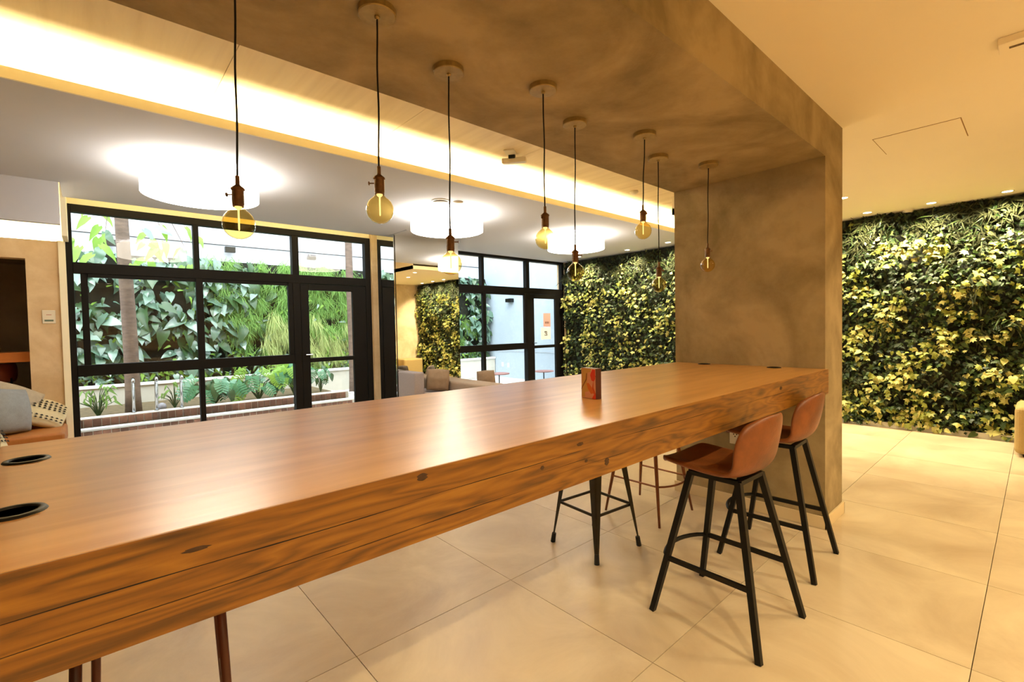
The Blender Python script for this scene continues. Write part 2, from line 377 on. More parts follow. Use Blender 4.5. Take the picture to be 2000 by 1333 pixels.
# ceilings
bm = bmesh.new()
box(bm, -4.2, 8.0, 3.79, 6.03, CZ, 2.865)
box(bm, -.17, 3.396, 6.03, 6.64, CZ, 2.865); box(bm, 3.41, 8.0, 6.03, 7.12, CZ, 2.865)
box(bm, -.17, 3.42, 6.62, 6.64, 2.865, 2.90)
struct('ceiling', bm, 'ceil')
bm = bmesh.new()
box(bm, -4.2, 8.0, -4.2, .965, 2.82, 2.9); box(bm, 4.11, 8.0, .965, 2.06, 2.82, 2.9); box(bm, 5.6, 8.0, 2.06, 3.15, 2.82, 2.9)
box(bm, 5.6, 5.62, 2.06, 3.15, 2.82, 3.06)
struct('ceiling_right', bm, 'ceil_warm')
bm = bmesh.new(); box(bm, -4.2, 8.0, 3.775, 3.79, CZ, 2.905); struct('trim_4', bm, 'lip')
bm = bmesh.new(); box(bm, -4.4, 8.2, -4.4, 7.42, 3.2, 3.35); struct('ceiling_slab', bm, 'whitewall')
struct('ceiling_cove_back', B(-4.2, 8.0, 3.98, 4.02, 2.865, 3.2), 'lip')
# wooden recess panels
wc = struct('ceiling_recess', B(-4.2, 8.0, 2.06, 3.98, 3.075, 3.12), 'niche')
pw = 1.22; k = 0; x = -4.2
while x < 7.95:
    x1 = min(x + pw, 8.0)
    obj('panel', B(x + .0015, x1 - .0015, 2.06, 3.98, 3.05, 3.075), 'veneer', wc); x = x1
# bulkhead on the left
struct('ceiling_bulkhead', B(-4.2, -.18, 6.03, 6.09, 2.454, 2.86), 'ceil')
# concrete portal
struct('beam', B(-.62, 4.11, .965, 2.06, 2.53, 3.05), 'concrete')
struct('column_far', B(3.70, 4.11, .965, 2.06, 0, 2.53), 'concrete')
struct('column_near', B(-.62, -.212, .965, 2.06, 0, 2.53), 'concrete')
bm = bmesh.new(); t = .014
box(bm, 3.70 - t, 3.70, .965 - t, 2.06 + t, 0, .085); box(bm, 3.70 - t, 4.11 + t, .965 - t, .965, 0, .085); box(bm, 4.11, 4.11 + t, .965 - t, 2.06 + t, 0, .085); box(bm, 3.7, 4.11, 2.06, 2.06 + t, 0, .085)
bev(struct('baseboard_column', bm, 'baseboard'), .003)
struct('baseboard_kerb', B(7.80, 7.98, -.45, 7.08, 0, .07), 'planter')
# LED strips in coves
def strip(name, label, b_, m, n=None):
    o = obj(name, B(*b_), m); tag(o, label, 'light strip'); return o
strip('led_strip', 'long warm light strip glowing inside the wooden ceiling recess', (-4.1, 7.6, 3.84, 3.87, 2.866, 2.876), 'led')
strip('led_strip', 'yellow light strip in the slot above the large garden window', (-.14, 3.4, 6.70, 6.72, 3.05, 3.06), 'led2')
strip('led_strip', 'white light strip on top of the wall at far left', (-4.1, -.25, 7.16, 7.22, 2.451, 2.461), 'led3')

# mirror column
mc = struct('column_mirrored', B(3.425, 4.56, 6.435, 7.115, 0, CZ), 'niche')
def pane(x0, x1, y0, y1, lab, z1=CZ):
    return tag(obj('mirror_panel', B(x0, x1, y0, y1, 0.0, z1), 'mirror'), lab, 'mirror', None)
bm = B(3.398, 3.4095, 6.42, 7.038, 0, CZ); box(bm, 3.398, 3.4095, 6.645, 7.038, CZ, 3.198); tag(obj('mirror_panel', bm, 'mirror'), 'narrow mirror panel on the column side next to the garden door', 'mirror')
pane(3.426, 4.572, 6.42, 6.434, 'tall mirror panel on the column face reflecting the green wall')

# ================================================================= WINDOWS
def frame_member(parent, name, x0, x1, z0, z1, y0=7.1, y1=7.2):
    return bev(obj(name, B(x0, x1, y0, y1, z0, z1), 'frame', parent), .003, 1)
def glass(parent, x0, x1, z0, z1, y=7.15):
    return obj('pane', B(x0, x1, y, y + .005, z0, z1), 'glass', parent)
def make_window(idx, X0, lab):
    w = empty('window_%d' % idx, (0, 0, 0)); w['kind'] = 'structure'
    a = lambda v: X0 + v
    fm = lambda n, x0, x1, z0, z1, y0=7.1, y1=7.2: frame_member(w, n, a(x0), a(x1), z0, z1, y0, y1)
    fm('jamb', 0, .055, 0, 2.875); fm('jamb', 3.44, 3.528, 0, 2.875)
    fm('head', .055, 3.44, 2.79, 2.875)
    fm('transom', .055, 3.44, 2.115, 2.235, 7.095)
    fm('mid_rail', .055, 2.34, .965, 1.09, 7.085)
    fm('sill', .055, 2.34, 0, .06)
    fm('mullion', 1.175, 1.235, 2.235, 2.79); fm('mullion', 2.35, 2.44, 2.235, 2.79); fm('mullion', 1.19, 1.245, .06, .965)
    fm('mullion', 2.34, 2.44, 0, 2.115, 7.085)
    # sliding sash
    fm('sash_stile', .11, .17, 1.09, 2.115, 7.12, 7.16); fm('sash_stile', 1.185, 1.26, 1.09, 2.115, 7.09, 7.15); fm('sash_stile', 2.28, 2.34, 1.09, 2.115, 7.09, 7.15)
    fm('sash_rail', .17, 2.28, 2.075, 2.115, 7.10, 7.15)
    glass(w, a(.055), a(1.175), 2.235, 2.79); glass(w, a(1.235), a(2.35), 2.235, 2.79); glass(w, a(2.44), a(3.44), 2.235, 2.79)
    glass(w, a(.055), a(1.19), 1.09, 2.115); glass(w, a(1.26), a(2.28), 1.09, 2.075, 7.12)
    glass(w, a(.055), a(1.19), .06, .965); glass(w, a(1.245), a(2.34), .06, .965)
    d = empty('door_%d' % idx); d['kind'] = 'structure'
    fd = lambda n, x0, x1, z0, z1: frame_member(d, n, a(x0), a(x1), z0, z1, 7.10, 7.155)
    fd('stile', 2.445, 2.56, 0, 2.11); fd('stile', 3.22, 3.435, 0, 2.11); fd('top_rail', 2.56, 3.22, 2.02, 2.11); fd('bottom_rail', 2.56, 3.22, 0, .1); fd('rail', 2.56, 3.22, .965, 1.025)
    obj('pane', B(a(2.56), a(3.22), 7.125, 7.13, 1.025, 2.02), 'glass', d); obj('pane', B(a(2.56), a(3.22), 7.125, 7.13, .1, .965), 'glass', d)
    obj('handle', T([(a(2.49), 7.10, 1.08), (a(2.49), 7.06, 1.08), (a(2.58), 7.055, 1.08)], .008, 8), 'chrome', d)
    return w, d
make_window(1, -.178, '')
w2, d2 = make_window(2, 4.42, '')
# notices on the far door pane
t = thing('door_notice', 'white paper notice with dark square mark taped on far glass door', 'notice', (7.34, 7.12, 1.275))
obj('sheet', B(-.15, .15, -.003, 0, -.13, .13), 'paper', t)
bm = bmesh.new()
for bx in ((-.045, .035, .03, .045), (-.02, .035, -.005, .01), (-.045, .045, -.045, -.03), (.02, .035, -.04, .04), (-.03, -.018, .0, .04)): box(bm, bx[0], bx[1], -.0042, -.003, bx[2], bx[3])
obj('printed_mark', bm, 'ink', t)
t = thing('door_poster', 'faded pink poster above the white notice on far glass door', 'poster', (7.38, 7.12, 1.56))
obj('sheet', B(-.11, .11, -.003, 0, -.14, .15), 'pinkprint', t)
bm = bmesh.new()
for i in range(4): box(bm, -.06 + i * .033, -.04 + i * .033, -.0042, -.003, -.075, -.03)
obj('lettering', bm, 'brown_ink', t)

# ================================================================= TABLE
tb = thing('bar_table', 'long thick wooden counter table running between the two cement columns', 'table', (0, 0, 0))
X0, X1, Y0, Y1 = -.21, 3.70, .945, 2.05
bev(obj('table_top', B(X0, X1, Y0 + .003, Y1 - .003, 1.082, 1.10), 'top', tb), .0015, 2)
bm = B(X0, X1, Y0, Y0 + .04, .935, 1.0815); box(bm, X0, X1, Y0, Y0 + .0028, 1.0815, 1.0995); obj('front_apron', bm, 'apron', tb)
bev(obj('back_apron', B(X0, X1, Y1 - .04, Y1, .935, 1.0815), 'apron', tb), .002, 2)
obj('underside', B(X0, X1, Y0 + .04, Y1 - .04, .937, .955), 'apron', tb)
bm = bmesh.new()
rs = random.Random(3)
def crack(x0, x1, z, th=.0012):
    n = max(3, int((x1 - x0) / .06)); pr = None
    for i in range(n + 1):
        x = x0 + (x1 - x0) * i / n; zz = z + noise.noise(Vector((x * 2.2, z * 9, 0))) * .007; w_ = th * (1 - abs(i / n * 2 - 1) ** 3) * (0.6 + rs.random() * .8)
        v = (bm.verts.new((x, Y0 - .0006, zz - w_)), bm.verts.new((x, Y0 - .0006, zz + w_)))
        if pr: bm.faces.new((pr[0], v[0], v[1], pr[1]))
        pr = v
for a in ((-.2, .55, 1.03, .0018), (.5, 1.2, 1.035, .0014), (1.25, 2.1, 1.045, .0016), (-.2, .42, .985, .0012), (.3, .9, .972, .0013), (1.0, 1.5, .985, .0010), (2.2, 3.3, 1.03, .0012), (1.6, 2.6, .965, .0009), (.9, 1.25, 1.005, .0010)): crack(*a[:3], a[3] * .55)
obj('grain_crack', bm, 'darkhole', tb)
knm = mat('dark_knot', '3c220a', .6, var=.5, scale=90)
for kx, kz, ka, kb2 in ((.558, 1.083, .014, .009), (1.118, 1.058, .016, .006), (1.146, 1.0, .008, .005), (1.251, .976, .012, .013), (2.818, 1.06, .02, .010), (.12, 1.06, .02, .004), (.95, 1.02, .008, .006)):
    bm = bmesh.new(); c0 = bm.verts.new((kx, Y0 - .0009, kz)); rg = [bm.verts.new((kx + math.cos(q * PI / 8) * ka * (1 + .2 * math.sin(q * 2.3 + kx * 9)), Y0 - .0003, kz + math.sin(q * PI / 8) * kb2)) for q in range(16)]
    for q in range(16): bm.faces.new((c0, rg[q], rg[(q + 1) % 16]))
    obj('knot', bm, knm, tb)
for gx, gy in ((-.137, 1.763), (-.118, 1.254), (3.635, 1.778), (3.61, 1.255)):
    g = obj('grommet', lathe([(.033, 0), (.033, .003), (.036, .005), (.044, .004), (.047, 0)], 28, gx, gy, 1.1, cap=False), 'black', tb, smooth=True)
    obj('grommet_hole', lathe([(.034, .0008), (.001, .0008)], 28, gx, gy, 1.1), 'darkhole', g)
# menu box on the table
bk = thing('table_flyer_box', 'small upright box printed with red and orange food pictures standing on table', 'box', (1.637, 1.29, 1.1), math.radians(-8))
bev(obj('carton', B(0, .034, 0, .092, 0, .135), mat('maroon_carton', '4a1a10', .5), bk), .0012, 1)
def artmat():
    m, nt, b = newmat('printed_food_art'); b.inputs['Roughness'].default_value = .4
    tc = N(nt, 'ShaderNodeTexCoord'); mp = N(nt, 'ShaderNodeMapping'); mp.inputs['Scale'].default_value = (1, 26, 17); nt.links.new(tc.outputs['Object'], mp.inputs[0])
    vo = N(nt, 'ShaderNodeTexVoronoi'); vo.inputs['Scale'].default_value = 1; nt.links.new(mp.outputs[0], vo.inputs[0])
    cr = N(nt, 'ShaderNodeValToRGB'); cr.color_ramp.interpolation = 'CONSTANT'; e = cr.color_ramp.elements; e[0].color = lin('c88a68'); e[1].position = .4; e[1].color = lin('d0a084')
    for p_, c_ in ((.55, 'b84010'), (.68, 'cc2a0c'), (.82, 'b88a40')): x = e.new(p_); x.color = lin(c_)
    sx = N(nt, 'ShaderNodeSeparateColor'); nt.links.new(vo.outputs['Color'], sx.inputs[0]); nt.links.new(sx.outputs[0], cr.inputs[0]); nt.links.new(cr.outputs[0], b.inputs['Base Color'])
    return m
obj('printed_front', B(-.0008, -.0001, .001, .091, .001, .134), artmat(), bk)
def flat(shape, m, off):
    bm = bmesh.new(); bm.faces.new([bm.verts.new((-off, y, z)) for y, z in shape]); return obj('printed_shape', bm, m, bk)
red = mat('print_red', 'c42c10', .4); org = mat('print_orange', 'c05a1c', .4); drk = mat('print_brown', '6e3410', .4)
flat([(.001, .13), (.02, .132), (.034, .105), (.026, .082), (.012, .078), (.002, .09)], red, .0012)
flat([(.012, .026), (.03, .022), (.05, .045), (.058, .066), (.044, .07), (.024, .052)], org, .0014)
flat([(.091, .036), (.091, .042), (.062, .085), (.058, .112), (.053, .112), (.056, .083)], drk, .0016)

# ================================================================= PENDANTS
CAN = {1: (.37, 1.68), 2: (.774, 1.535), 3: (1.172, 1.685), 4: (1.592, 1.535), 5: (1.99, 1.685), 6: (2.43, 1.535), 7: (2.825, 1.685), 8: (3.22, 1.535)}
BZ = {1: 1.768, 2: 1.844, 3: 1.703, 4: 1.832, 5: 1.718, 6: 1.971, 7: 1.686, 8: 1.83}
DX = {1: -.013, 2: -.008, 3: -.009, 4: -.001, 5: -.009, 6: -.014, 7: -.002, 8: -.009}
SW = {1: -1, 2: -1, 3: 1, 4: -.3, 5: 1, 6: .2, 7: .4, 8: .3}
LAB = {1: 'pendant bulb hanging nearest the left edge, its ceiling cup out of frame', 2: 'pendant bulb with its ceiling cup at the top edge of the photo',
       3: 'third pendant bulb from the left, hanging in front of the mirror column', 4: 'fourth pendant bulb from the left, with switch key hidden in front of socket',
       5: 'pendant bulb hanging before the left edge of the far green wall', 6: 'highest hanging pendant bulb, just left of the cement column',
       7: 'lowest hanging far pendant bulb, seen against the green wall beside the column', 8: 'pendant bulb hanging in front of the cement column face'}
rr_ = Vector((.7456, -.6662, 0))
bulbprof = [(.0135, .060), (.0145, .054), (.019, .0475)] + [(.049 * math.sin(math.radians(a_)), .049 * math.cos(math.radians(a_)) - .001) for a_ in (32, 44, 58, 74, 90, 106, 122, 138, 152, 166, 177)]
bulbprof = [(a_ * .97, b_ * .97) for a_, b_ in bulbprof]
for k in range(1, 9):
    cx, cy = CAN[k]; z = BZ[k]
    p = thing('pendant_lamp', LAB[k], 'pendant lamp', (cx, cy, 2.53), 0, 'bare bulb pendants over the bar table')
    off = rr_ * DX[k]; zz = z - 2.53
    obj('canopy', lathe([(.064, 0), (.064, -.020), (.061, -.023), (.010, -.0245), (.010, -.028), (.006, -.034)], 32), 'canopy', p, smooth=False)
    pts = []
    zt = zz + .142
    for i in range(13):
        t_ = i / 12; wob = rr_ * (math.sin(t_ * 9 + k) * .0022 * math.sin(t_ * PI))
        pts.append(Vector((0, 0, -.03 + (zt + .03) * t_)) + off * t_ + wob)
    obj('cord', T(pts, .0032, 8), 'cord', p, smooth=True)
    so_ = obj('socket', lathe([(.0055, .150), (.0065, .148), (.0065, .122), (.010, .119), (.0195, .111), (.0205, .107), (.0175, .103), (.0175, .062), (.0165, .058), (.0165, .053)], 24, off.x, off.y, zz), 'bronze', p, smooth=False)
    s_ = SW[k]; d_ = (rr_ * s_ + Vector((-.6656, -.7457, 0)) * (1 - abs(s_))).normalized()
    c_ = Vector((off.x, off.y, zz + .092))
    obj('switch_key', T([c_ + d_ * .014, c_ + d_ * .034, c_ + d_ * .0345, c_ + d_ * .037], [.0022, .0022, .007, .007], 8), 'bronze', so_)
    bl = obj('bulb', lathe(bulbprof, 32, off.x, off.y, zz, cap=False), 'amber', p, smooth=True)
    bm = bmesh.new(); lathe([(.003, .05), (.0028, .036), (.0026, -.018), (.001, -.022)], 8, off.x, off.y, zz, bm); lathe([(.0105, .06), (.0105, .05), (.008, .047), (.004, .044)], 12, off.x, off.y, zz, bm)
    obj('filament', bm, 'filament', bl)

# ================================================================= STOOLS
def bar_strip(bm, a, b, w, h_, n=1):
    """rectangular bar between two points"""
    a = Vector(a); b = Vector(b); d = (b - a).normalized(); s = d.cross(Vector((0, 0, 1)))
    if s.length < 1e-4: s = Vector((1, 0, 0))
    s.normalize(); t_ = s.cross(d).normalized()
    vs = []
    for p in (a, b):
        for i, j in ((-1, -1), (1, -1), (1, 1), (-1, 1)): vs.append(bm.verts.new(p + s * i * w / 2 + t_ * j * h_ / 2))
    for f in ((0, 1, 2, 3), (7, 6, 5, 4), (0, 4, 5, 1), (1, 5, 6, 2), (2, 6, 7, 3), (3, 7, 4, 0)): bm.faces.new([vs[i] for i in f])
def legpt(sx, sy, fx, fy, tx, ty, z, H):
    t_ = z / H; return Vector((sx * (fx + (tx - fx) * t_), sy * (fy + (ty - fy) * t_), z))
def bucket_mesh(back_=True):
    prof = [(.255, -.012), (.243, .004), (.20, .006), (.10, -.004), (0, -.012), (-.09, -.012), (-.15, .002), (-.19, .036), (-.212, .085), (-.230, .15), (-.244, .225), (-.252, .285)]
    wid = [.29, .36, .40, .42, .425, .43, .43, .425, .415, .395, .37, .30]
    if not back_: prof = prof[:9]
    bm = bmesh.new(); n = 10; rows = []
    for i, (y, z) in enumerate(prof):
        row = []
        back = max(0, min(1, (i - 5) / 4.))
        for j in range(n + 1):
            v = j / n * 2 - 1
            x = v * wid[i] / 2
            yy = y + back * .085 * abs(v) ** 2.2
            zz = z + (1 - back) * .028 * abs(v) ** 2.5 * (1 if i > 0 else .3)
            if i >= 9: zz -= (.012, .03, .05)[i - 9] * abs(v) ** 3
            if i <= 1: yy -= .03 * abs(v) ** 3
            row.append(bm.verts.new((x, yy, zz)))
        rows.append(row)
    for i in range(len(rows) - 1):
        for j in range(n): bm.faces.new((rows[i][j], rows[i][j + 1], rows[i + 1][j + 1], rows[i + 1][j]))
    bmesh.ops.recalc_face_normals(bm, faces=bm.faces)
    return bm
def make_bucket_stool(label, loc, rz, metal, seatm, flip=1, fx=.243, fy=.255, tx=.115, ty=.115, H=.70, square=True, lw=.027, group=None, back=True):
    s = thing('bar_stool', label, 'bar stool', loc, rz, group)
    seat = obj('seat', bucket_mesh(back), seatm, s, smooth=True); seat.location = (0, .015, H + .035)
    md = seat.modifiers.new('thick', 'SOLIDIFY'); md.thickness = .026; md.offset = 0
    seat.modifiers.new('sub', 'SUBSURF').levels = 2; seat.modifiers['sub'].render_levels = 2
    bm = bmesh.new()
    for sy in (-1, 1): bar_strip(bm, (-tx, sy * ty, H), (tx, sy * ty, H), .028, .02)
    for sx in (-1, 1): bar_strip(bm, (sx * tx, -ty, H), (sx * tx, ty, H), .028, .02)
    obj('seat_frame', bm, metal, s)
    for sx in (-1, 1):
        for sy in (-1, 1):
            a = legpt(sx, sy, fx, fy, tx, ty, 0, H); b = legpt(sx, sy, fx, fy, tx, ty, H, H)
            if square:
                lg = obj('leg', T([a, b], [lw * .64, lw * .74], 4, tw=PI / 4), metal, s)
            else:
                lg = obj('leg', T([a, a.lerp(b, .5), b], [lw * .32, lw * .5, lw * .55], 10), metal, s, smooth=True)
    zb = .27
    for sx in (-1, 1):
        bm = bmesh.new()
        a = legpt(sx, -1, fx, fy, tx, ty, zb, H); b = legpt(sx, 1, fx, fy, tx, ty, zb + .0, H)
        if square: bar_strip(bm, a, b, .016, .022)
        else: tube(bm, [a, b], .007, 8)
        obj('stretcher', bm, metal, s)
    a = legpt(-1, 1, fx, fy, tx, ty, zb, H); b = legpt(1, 1, fx, fy, tx, ty, zb, H)
    pts = []
    for i in range(11):
        t_ = i / 10; p = a.lerp(b, t_); p.y += .075 * (1 - (2 * t_ - 1) ** 2) ** .8; pts.append(p)
    obj('footrest', T(pts, .011 if square else .0075, 8), metal, s, smooth=True)
    return s
s1 = make_bucket_stool('nearest cognac leather bar stool with black legs, pulled out from the table', (2.275, 1.01, 0), math.radians(-2), 'black', 'leather')
s2 = make_bucket_stool('cognac leather bar stool with black legs beside the cement column', (3.105, 1.062, 0), math.radians(2), 'black', 'leather')
s3 = make_bucket_stool('thin copper brown bar stool behind the table, nearest the cement column', (3.145, 1.985, 0), PI, 'copper', 'tanleather', fx=.232, fy=.23, tx=.13, ty=.13, square=False, lw=.026)
s4 = make_bucket_stool('dark wooden bar stool under the near left end of the table', (.118, 1.762, 0), PI + math.radians(-6.4), 'stoolwood', 'tanleather', fx=.178, fy=.196, tx=.152, ty=.18, square=False, lw=.024, back=False)
# industrial metal stool
ms = thing('metal_stool', 'gunmetal industrial bar stool with flat tapered legs behind the table', 'bar stool', (2.41, 1.92, 0), math.radians(-5))
H = .74; tf, tt = .205, .125
for sx in (-1, 1):
    for sy in (-1, 1):
        # folded sheet leg: two tapering flanges meeting at the outer corner
        bm = bmesh.new(); nz = 8; prev = None
        for i in range(nz + 1):
            z = .04 + (H - .05) * i / nz; c_ = legpt(sx, sy, tf, tf, tt, tt, z, H); w_ = .018 + .052 * (i / nz) ** .9
            th = .0025
            ring = [Vector((c_.x, c_.y - sy * w_, z)), Vector((c_.x, c_.y - sy * .008, z)), Vector((c_.x - sx * .008, c_.y, z)), Vector((c_.x - sx * w_, c_.y, z)), Vector((c_.x - sx * w_, c_.y - sy * th, z)), Vector((c_.x - sx * .009, c_.y - sy * .005, z)), Vector((c_.x - sx * .005, c_.y - sy * .009, z)), Vector((c_.x - sx * th, c_.y - sy * w_, z))]
            vs = [bm.verts.new(q) for q in ring]
            if prev:
                for j in range(8): bm.faces.new((prev[j], prev[(j + 1) % 8], vs[(j + 1) % 8], vs[j]))
            prev = vs
        bmesh.ops.recalc_face_normals(bm, faces=bm.faces)
        lg = obj('leg', bm, 'gunmetal', ms)
        a = legpt(sx, sy, tf, tf, tt, tt, 0, H) - Vector((sx * .009, sy * .009, 0)); b = legpt(sx, sy, tf, tf, tt, tt, .06, H) - Vector((sx * .009, sy * .009, 0))
        obj('foot_cap', T([a, b], [.016, .014], 8), 'rubber', lg)
zb = .27
cs = [legpt(sx, sy, tf - .012, tf - .012, tt - .012, tt - .012, zb, H) for sx, sy in ((-1, -1), (1, -1), (1, 1), (-1, 1))]
for i in range(4):
    bm = bmesh.new(); bar_strip(bm, cs[i], cs[(i + 1) % 4], .005, .018); obj('stretcher', bm, 'gunmetal', ms)
bm = bmesh.new(); box(bm, -.155, .155, -.155, .155, H - .005, H + .012)
o = obj('seat', bm, 'gunmetal', ms); bev(o, .03, 4)

# ================================================================= COLUMN SOCKETS
def outlet(loc, rz, lab, dots=2):
    t_ = thing('power_outlet', lab, 'socket', loc, rz)
    bev(obj('plate', B(-.01, 0, -.04, .04, -.06, .06), 'whiteplastic', t_), .003)
    bm = bmesh.new()
    for i in range(dots): box(bm, -.0115, -.0098, -.018 + i * .022, -.010 + i * .022, .012, .02)
    box(bm, -.0115, -.0098, -.006, .002, -.004, .004)
    obj('pin_hole', bm, 'darkhole', t_)
outlet((3.70, 1.565, .545), 0, 'pale wall socket low on the cement column under the table')
outlet((8.80, 10.28, .36), 0, 'left one of two white sockets on the terrace grey wall')
outlet((8.80, 10.03, .35), 0, 'right one of two white sockets on the terrace grey wall')

# ================================================================= CEILING ITEMS
LAMPS = [(.775, 4.93, 'largest drum ceiling lamp, glowing above the big garden window'), (3.32, 4.88, 'middle drum ceiling lamp, beside the mirrored column'), (5.72, 4.86, 'farthest drum ceiling lamp, near the far green wall')]
for lx, ly, lb in LAMPS:
    t_ = thing('drum_lamp', lb, 'ceiling lamp', (lx, ly, CZ), 0, 'white drum lamps on the ceiling')
    obj('drum_shade', lathe([(.44, -.03), (.44, -.22)], 48, cap=False), 'shade', t_, smooth=True)
    obj('diffuser', lathe([(.439, -.218), (.435, -.222), (.001, -.224)], 48), 'shade', t_)
    obj('mount', lathe([(.09, 0), (.09, -.04), (.02, -.045)], 24), 'whiteplastic', t_)
DL = [(6.42, 1.50, 2.82, 'downlight half hidden by the cement column edge'), (7.55, 1.50, 2.82, 'downlight near the green wall, left of the dome camera'), (7.58, .88, 2.82, 'downlight near the green wall, right of the dome camera'),
      (7.60, .25, 2.82, 'downlight near the green wall closest to the right picture edge'), (7.55, 2.35, 2.82, 'downlight by the green wall hidden behind the column'), (6.02, 2.54, 2.82, 'downlight seen only in the mirror'), (7.6, 5.2, CZ, 'downlight in the white ceiling before the far green wall corner'), (7.5, 4.3, CZ, 'downlight in the white ceiling left of the column by the green wall'),
      (7.5, 6.3, CZ, 'downlight in the white ceiling next to the far window')]
for x, y, z, lb in DL:
    t_ = thing('downlight', lb, 'downlight', (x, y, z), 0, 'round recessed downlights')
    obj('lens', lathe([(.043, -.002), (.001, -.003)], 24), 'dl', t_)
    obj('trim_ring', lathe([(.044, 0), (.044, -.004), (.056, -.003), (.058, 0)], 24, cap=False), 'whiteplastic', t_)
    if x > 7: spot('downlight_beam', (x - .05, y, z - .02), 128, 125, .6, col=(1, .85, .54), aim=(8.2, y, .3))
    else: spot('downlight_beam', (x, y, z - .02), 90, 130, .8, aim=(x, y, 0))
# unseen fill lamps, added off-frame to brighten floor, column and right ceiling
for x, y in ((.4, -.9), (2.2, -.9), (4.2, -.9), (.4, -2.6), (2.4, -2.6), (-2.2, -.6), (4.6, -1.9)):
    t_ = thing('downlight', 'added fill light out of view on the camera side', 'downlight', (x, y, 2.82), 0, 'added fill lights on the camera side')
    obj('lens', lathe([(.043, -.002), (.001, -.003)], 24), 'dl', t_)
    spot('downlight_beam', (x, y, 2.80), 150 if x < 1 else 105, 150, .9, aim=(x, y, 0))
t_ = thing('dome_camera', 'small white dome camera on the ceiling above the green wall', 'camera', (7.86, 1.14, 2.82))
obj('base', lathe([(.055, 0), (.055, -.02), (.045, -.03)], 20), 'whiteplastic', t_); obj('dome', lathe([(.035, -.028), (.033, -.045), (.02, -.058), (.001, -.062)], 20), 'darkhole', t_, smooth=True)
# access panel recess line
bm = bmesh.new(); z = 2.8195
for a in ((4.55, 5.05, .869, .875), (5.044, 5.05, .375, .875), (4.55, 5.05, .375, .381), (4.55, 4.556, .375, .875)): box(bm, a[0], a[1], a[2], a[3], z - .0006, z + .002)
struct('ceiling_hatch', B(4.556, 5.044, .381, .869, 2.8165, 2.8205), 'ceil_warm')
o = obj('trim_hatch', bm, mat('hatch_gap', '9c7c50', .9)); o['kind'] = 'structure'
t_ = thing('exit_sign', 'pale ceiling unit with a small slot at the right edge', 'vent', (3.50, .07, 2.82))
bev(obj('housing', B(-.07, .07, -.16, .083, -.035, 0), 'ceil_warm', t_), .004); obj('slot', B(-.012, .012, -.02, .045, -.0362, -.0345), 'bronze', t_)
t_.name = 'ceiling_vent'
# recess gadgets
t_ = thing('emergency_light', 'small white emergency light fixed in the wooden ceiling recess', 'emergency light', (2.98, 3.30, 3.05), math.radians(35))
bev(obj('base', B(-.10, .02, -.05, .05, -.012, 0), 'whiteplastic', t_), .003); bev(obj('lamp_body', B(.03, .085, -.13, .10, -.075, -.03), 'whiteplastic', t_), .005); obj('bracket', B(.01, .05, -.03, .03, -.04, -.005), 'darkhole', t_)
obj('lens', B(.035, .08, -.12, .09, -.077, -.0745), 'paper', t_)
t_ = thing('smoke_detector', 'round white smoke detector in the wooden ceiling recess', 'detector', (4.98, 3.30, 3.05))
obj('housing', lathe([(.05, 0), (.052, -.015), (.04, -.03), (.02, -.045), (.001, -.046)], 24), 'whiteplastic', t_, smooth=True)
t_ = thing('ceiling_speaker', 'round grey ceiling speaker behind the third pendant cord', 'speaker', (2.94, 4.44, CZ))
obj('ring', lathe([(.10, 0), (.10, -.008), (.085, -.012)], 32, cap=False), 'whiteplastic', t_); obj('grille', lathe([(.086, -.011), (.06, -.02), (.001, -.024)], 32), mat('grey_grille', '8a8784', .6), t_, smooth=True)
t_ = thing('smoke_detector', 'flat white detector next to the grey ceiling speaker', 'detector', (3.12, 4.36, CZ))
obj('housing', lathe([(.06, 0), (.06, -.01), (.045, -.022), (.001, -.024)], 24), 'whiteplastic', t_, smooth=True)

# ================================================================= LEFT CORNER: bench, pillows, niche
bn = thing('leather_bench', 'tan leather bench seat against the plaster wall at left', 'bench', (0, 0, 0))
bev(obj('seat_cushion', B(-3.2, -.225, 6.38, 7.095, .30, .475), 'tanleather', bn), .035, 4)
bev(obj('base', B(-3.2, -.24, 6.44, 7.09, 0, .30), 'shelfwood', bn), .004)
def pillow(name, lab, m, w, h_, d, loc, rot, seed=0, mats=None):
    o = obj(name, cushion(w, h_, d, 12, seed=seed), m, None, smooth=True, mats=mats); o.location = loc; o.rotation_euler = rot
    o.modifiers.new('sub', 'SUBSURF').levels = 1; o.modifiers['sub'].render_levels = 1
    return tag(o, lab, 'pillow')
R = math.radians
pillow('pillow', 'large plain grey pillow leaning on the tan bench', 'greypillow', .48, .47, .20, (-.64, 6.58, .48), (R(-14), R(6), R(40)), 1)
pillow('pillow', 'pale greige pillow behind the grey one on the bench', 'beigepillow', .50, .50, .18, (-.74, 6.80, .50), (R(-12), R(28), R(20)), 2)
def motif(o, w, h_, d, cols, rows, seed=0):
    bm = bmesh.new()
    for i in range(cols):
        for j in range(rows):
            u = (i + .5) / cols * 1.7 - .85; v = (j + .5) / rows * 1.7 - .85
            if 2 <= j % 6 <= 3 and abs(u) < .9 and rows > 6: continue
            t__ = ((1 - u ** 4) * (1 - v ** 4)) ** .5
            wob = noise.noise(Vector((u * 1.7 + seed, v * 1.7, -3.))) * .25 + 1
            y = -d / 2 * t__ * wob - .004; x = u * w / 2; z = (v + 1) * h_ / 2; a = w / cols * .33; b = h_ / rows * .30
            bm.faces.new([bm.verts.new(q) for q in ((x - a, y, z), (x, y - .003, z - b), (x + a, y, z), (x, y - .003, z + b))])
    q_ = obj('woven_motif', bm, 'blackyarn', o); q_['kind'] = 'stuff'; return q_
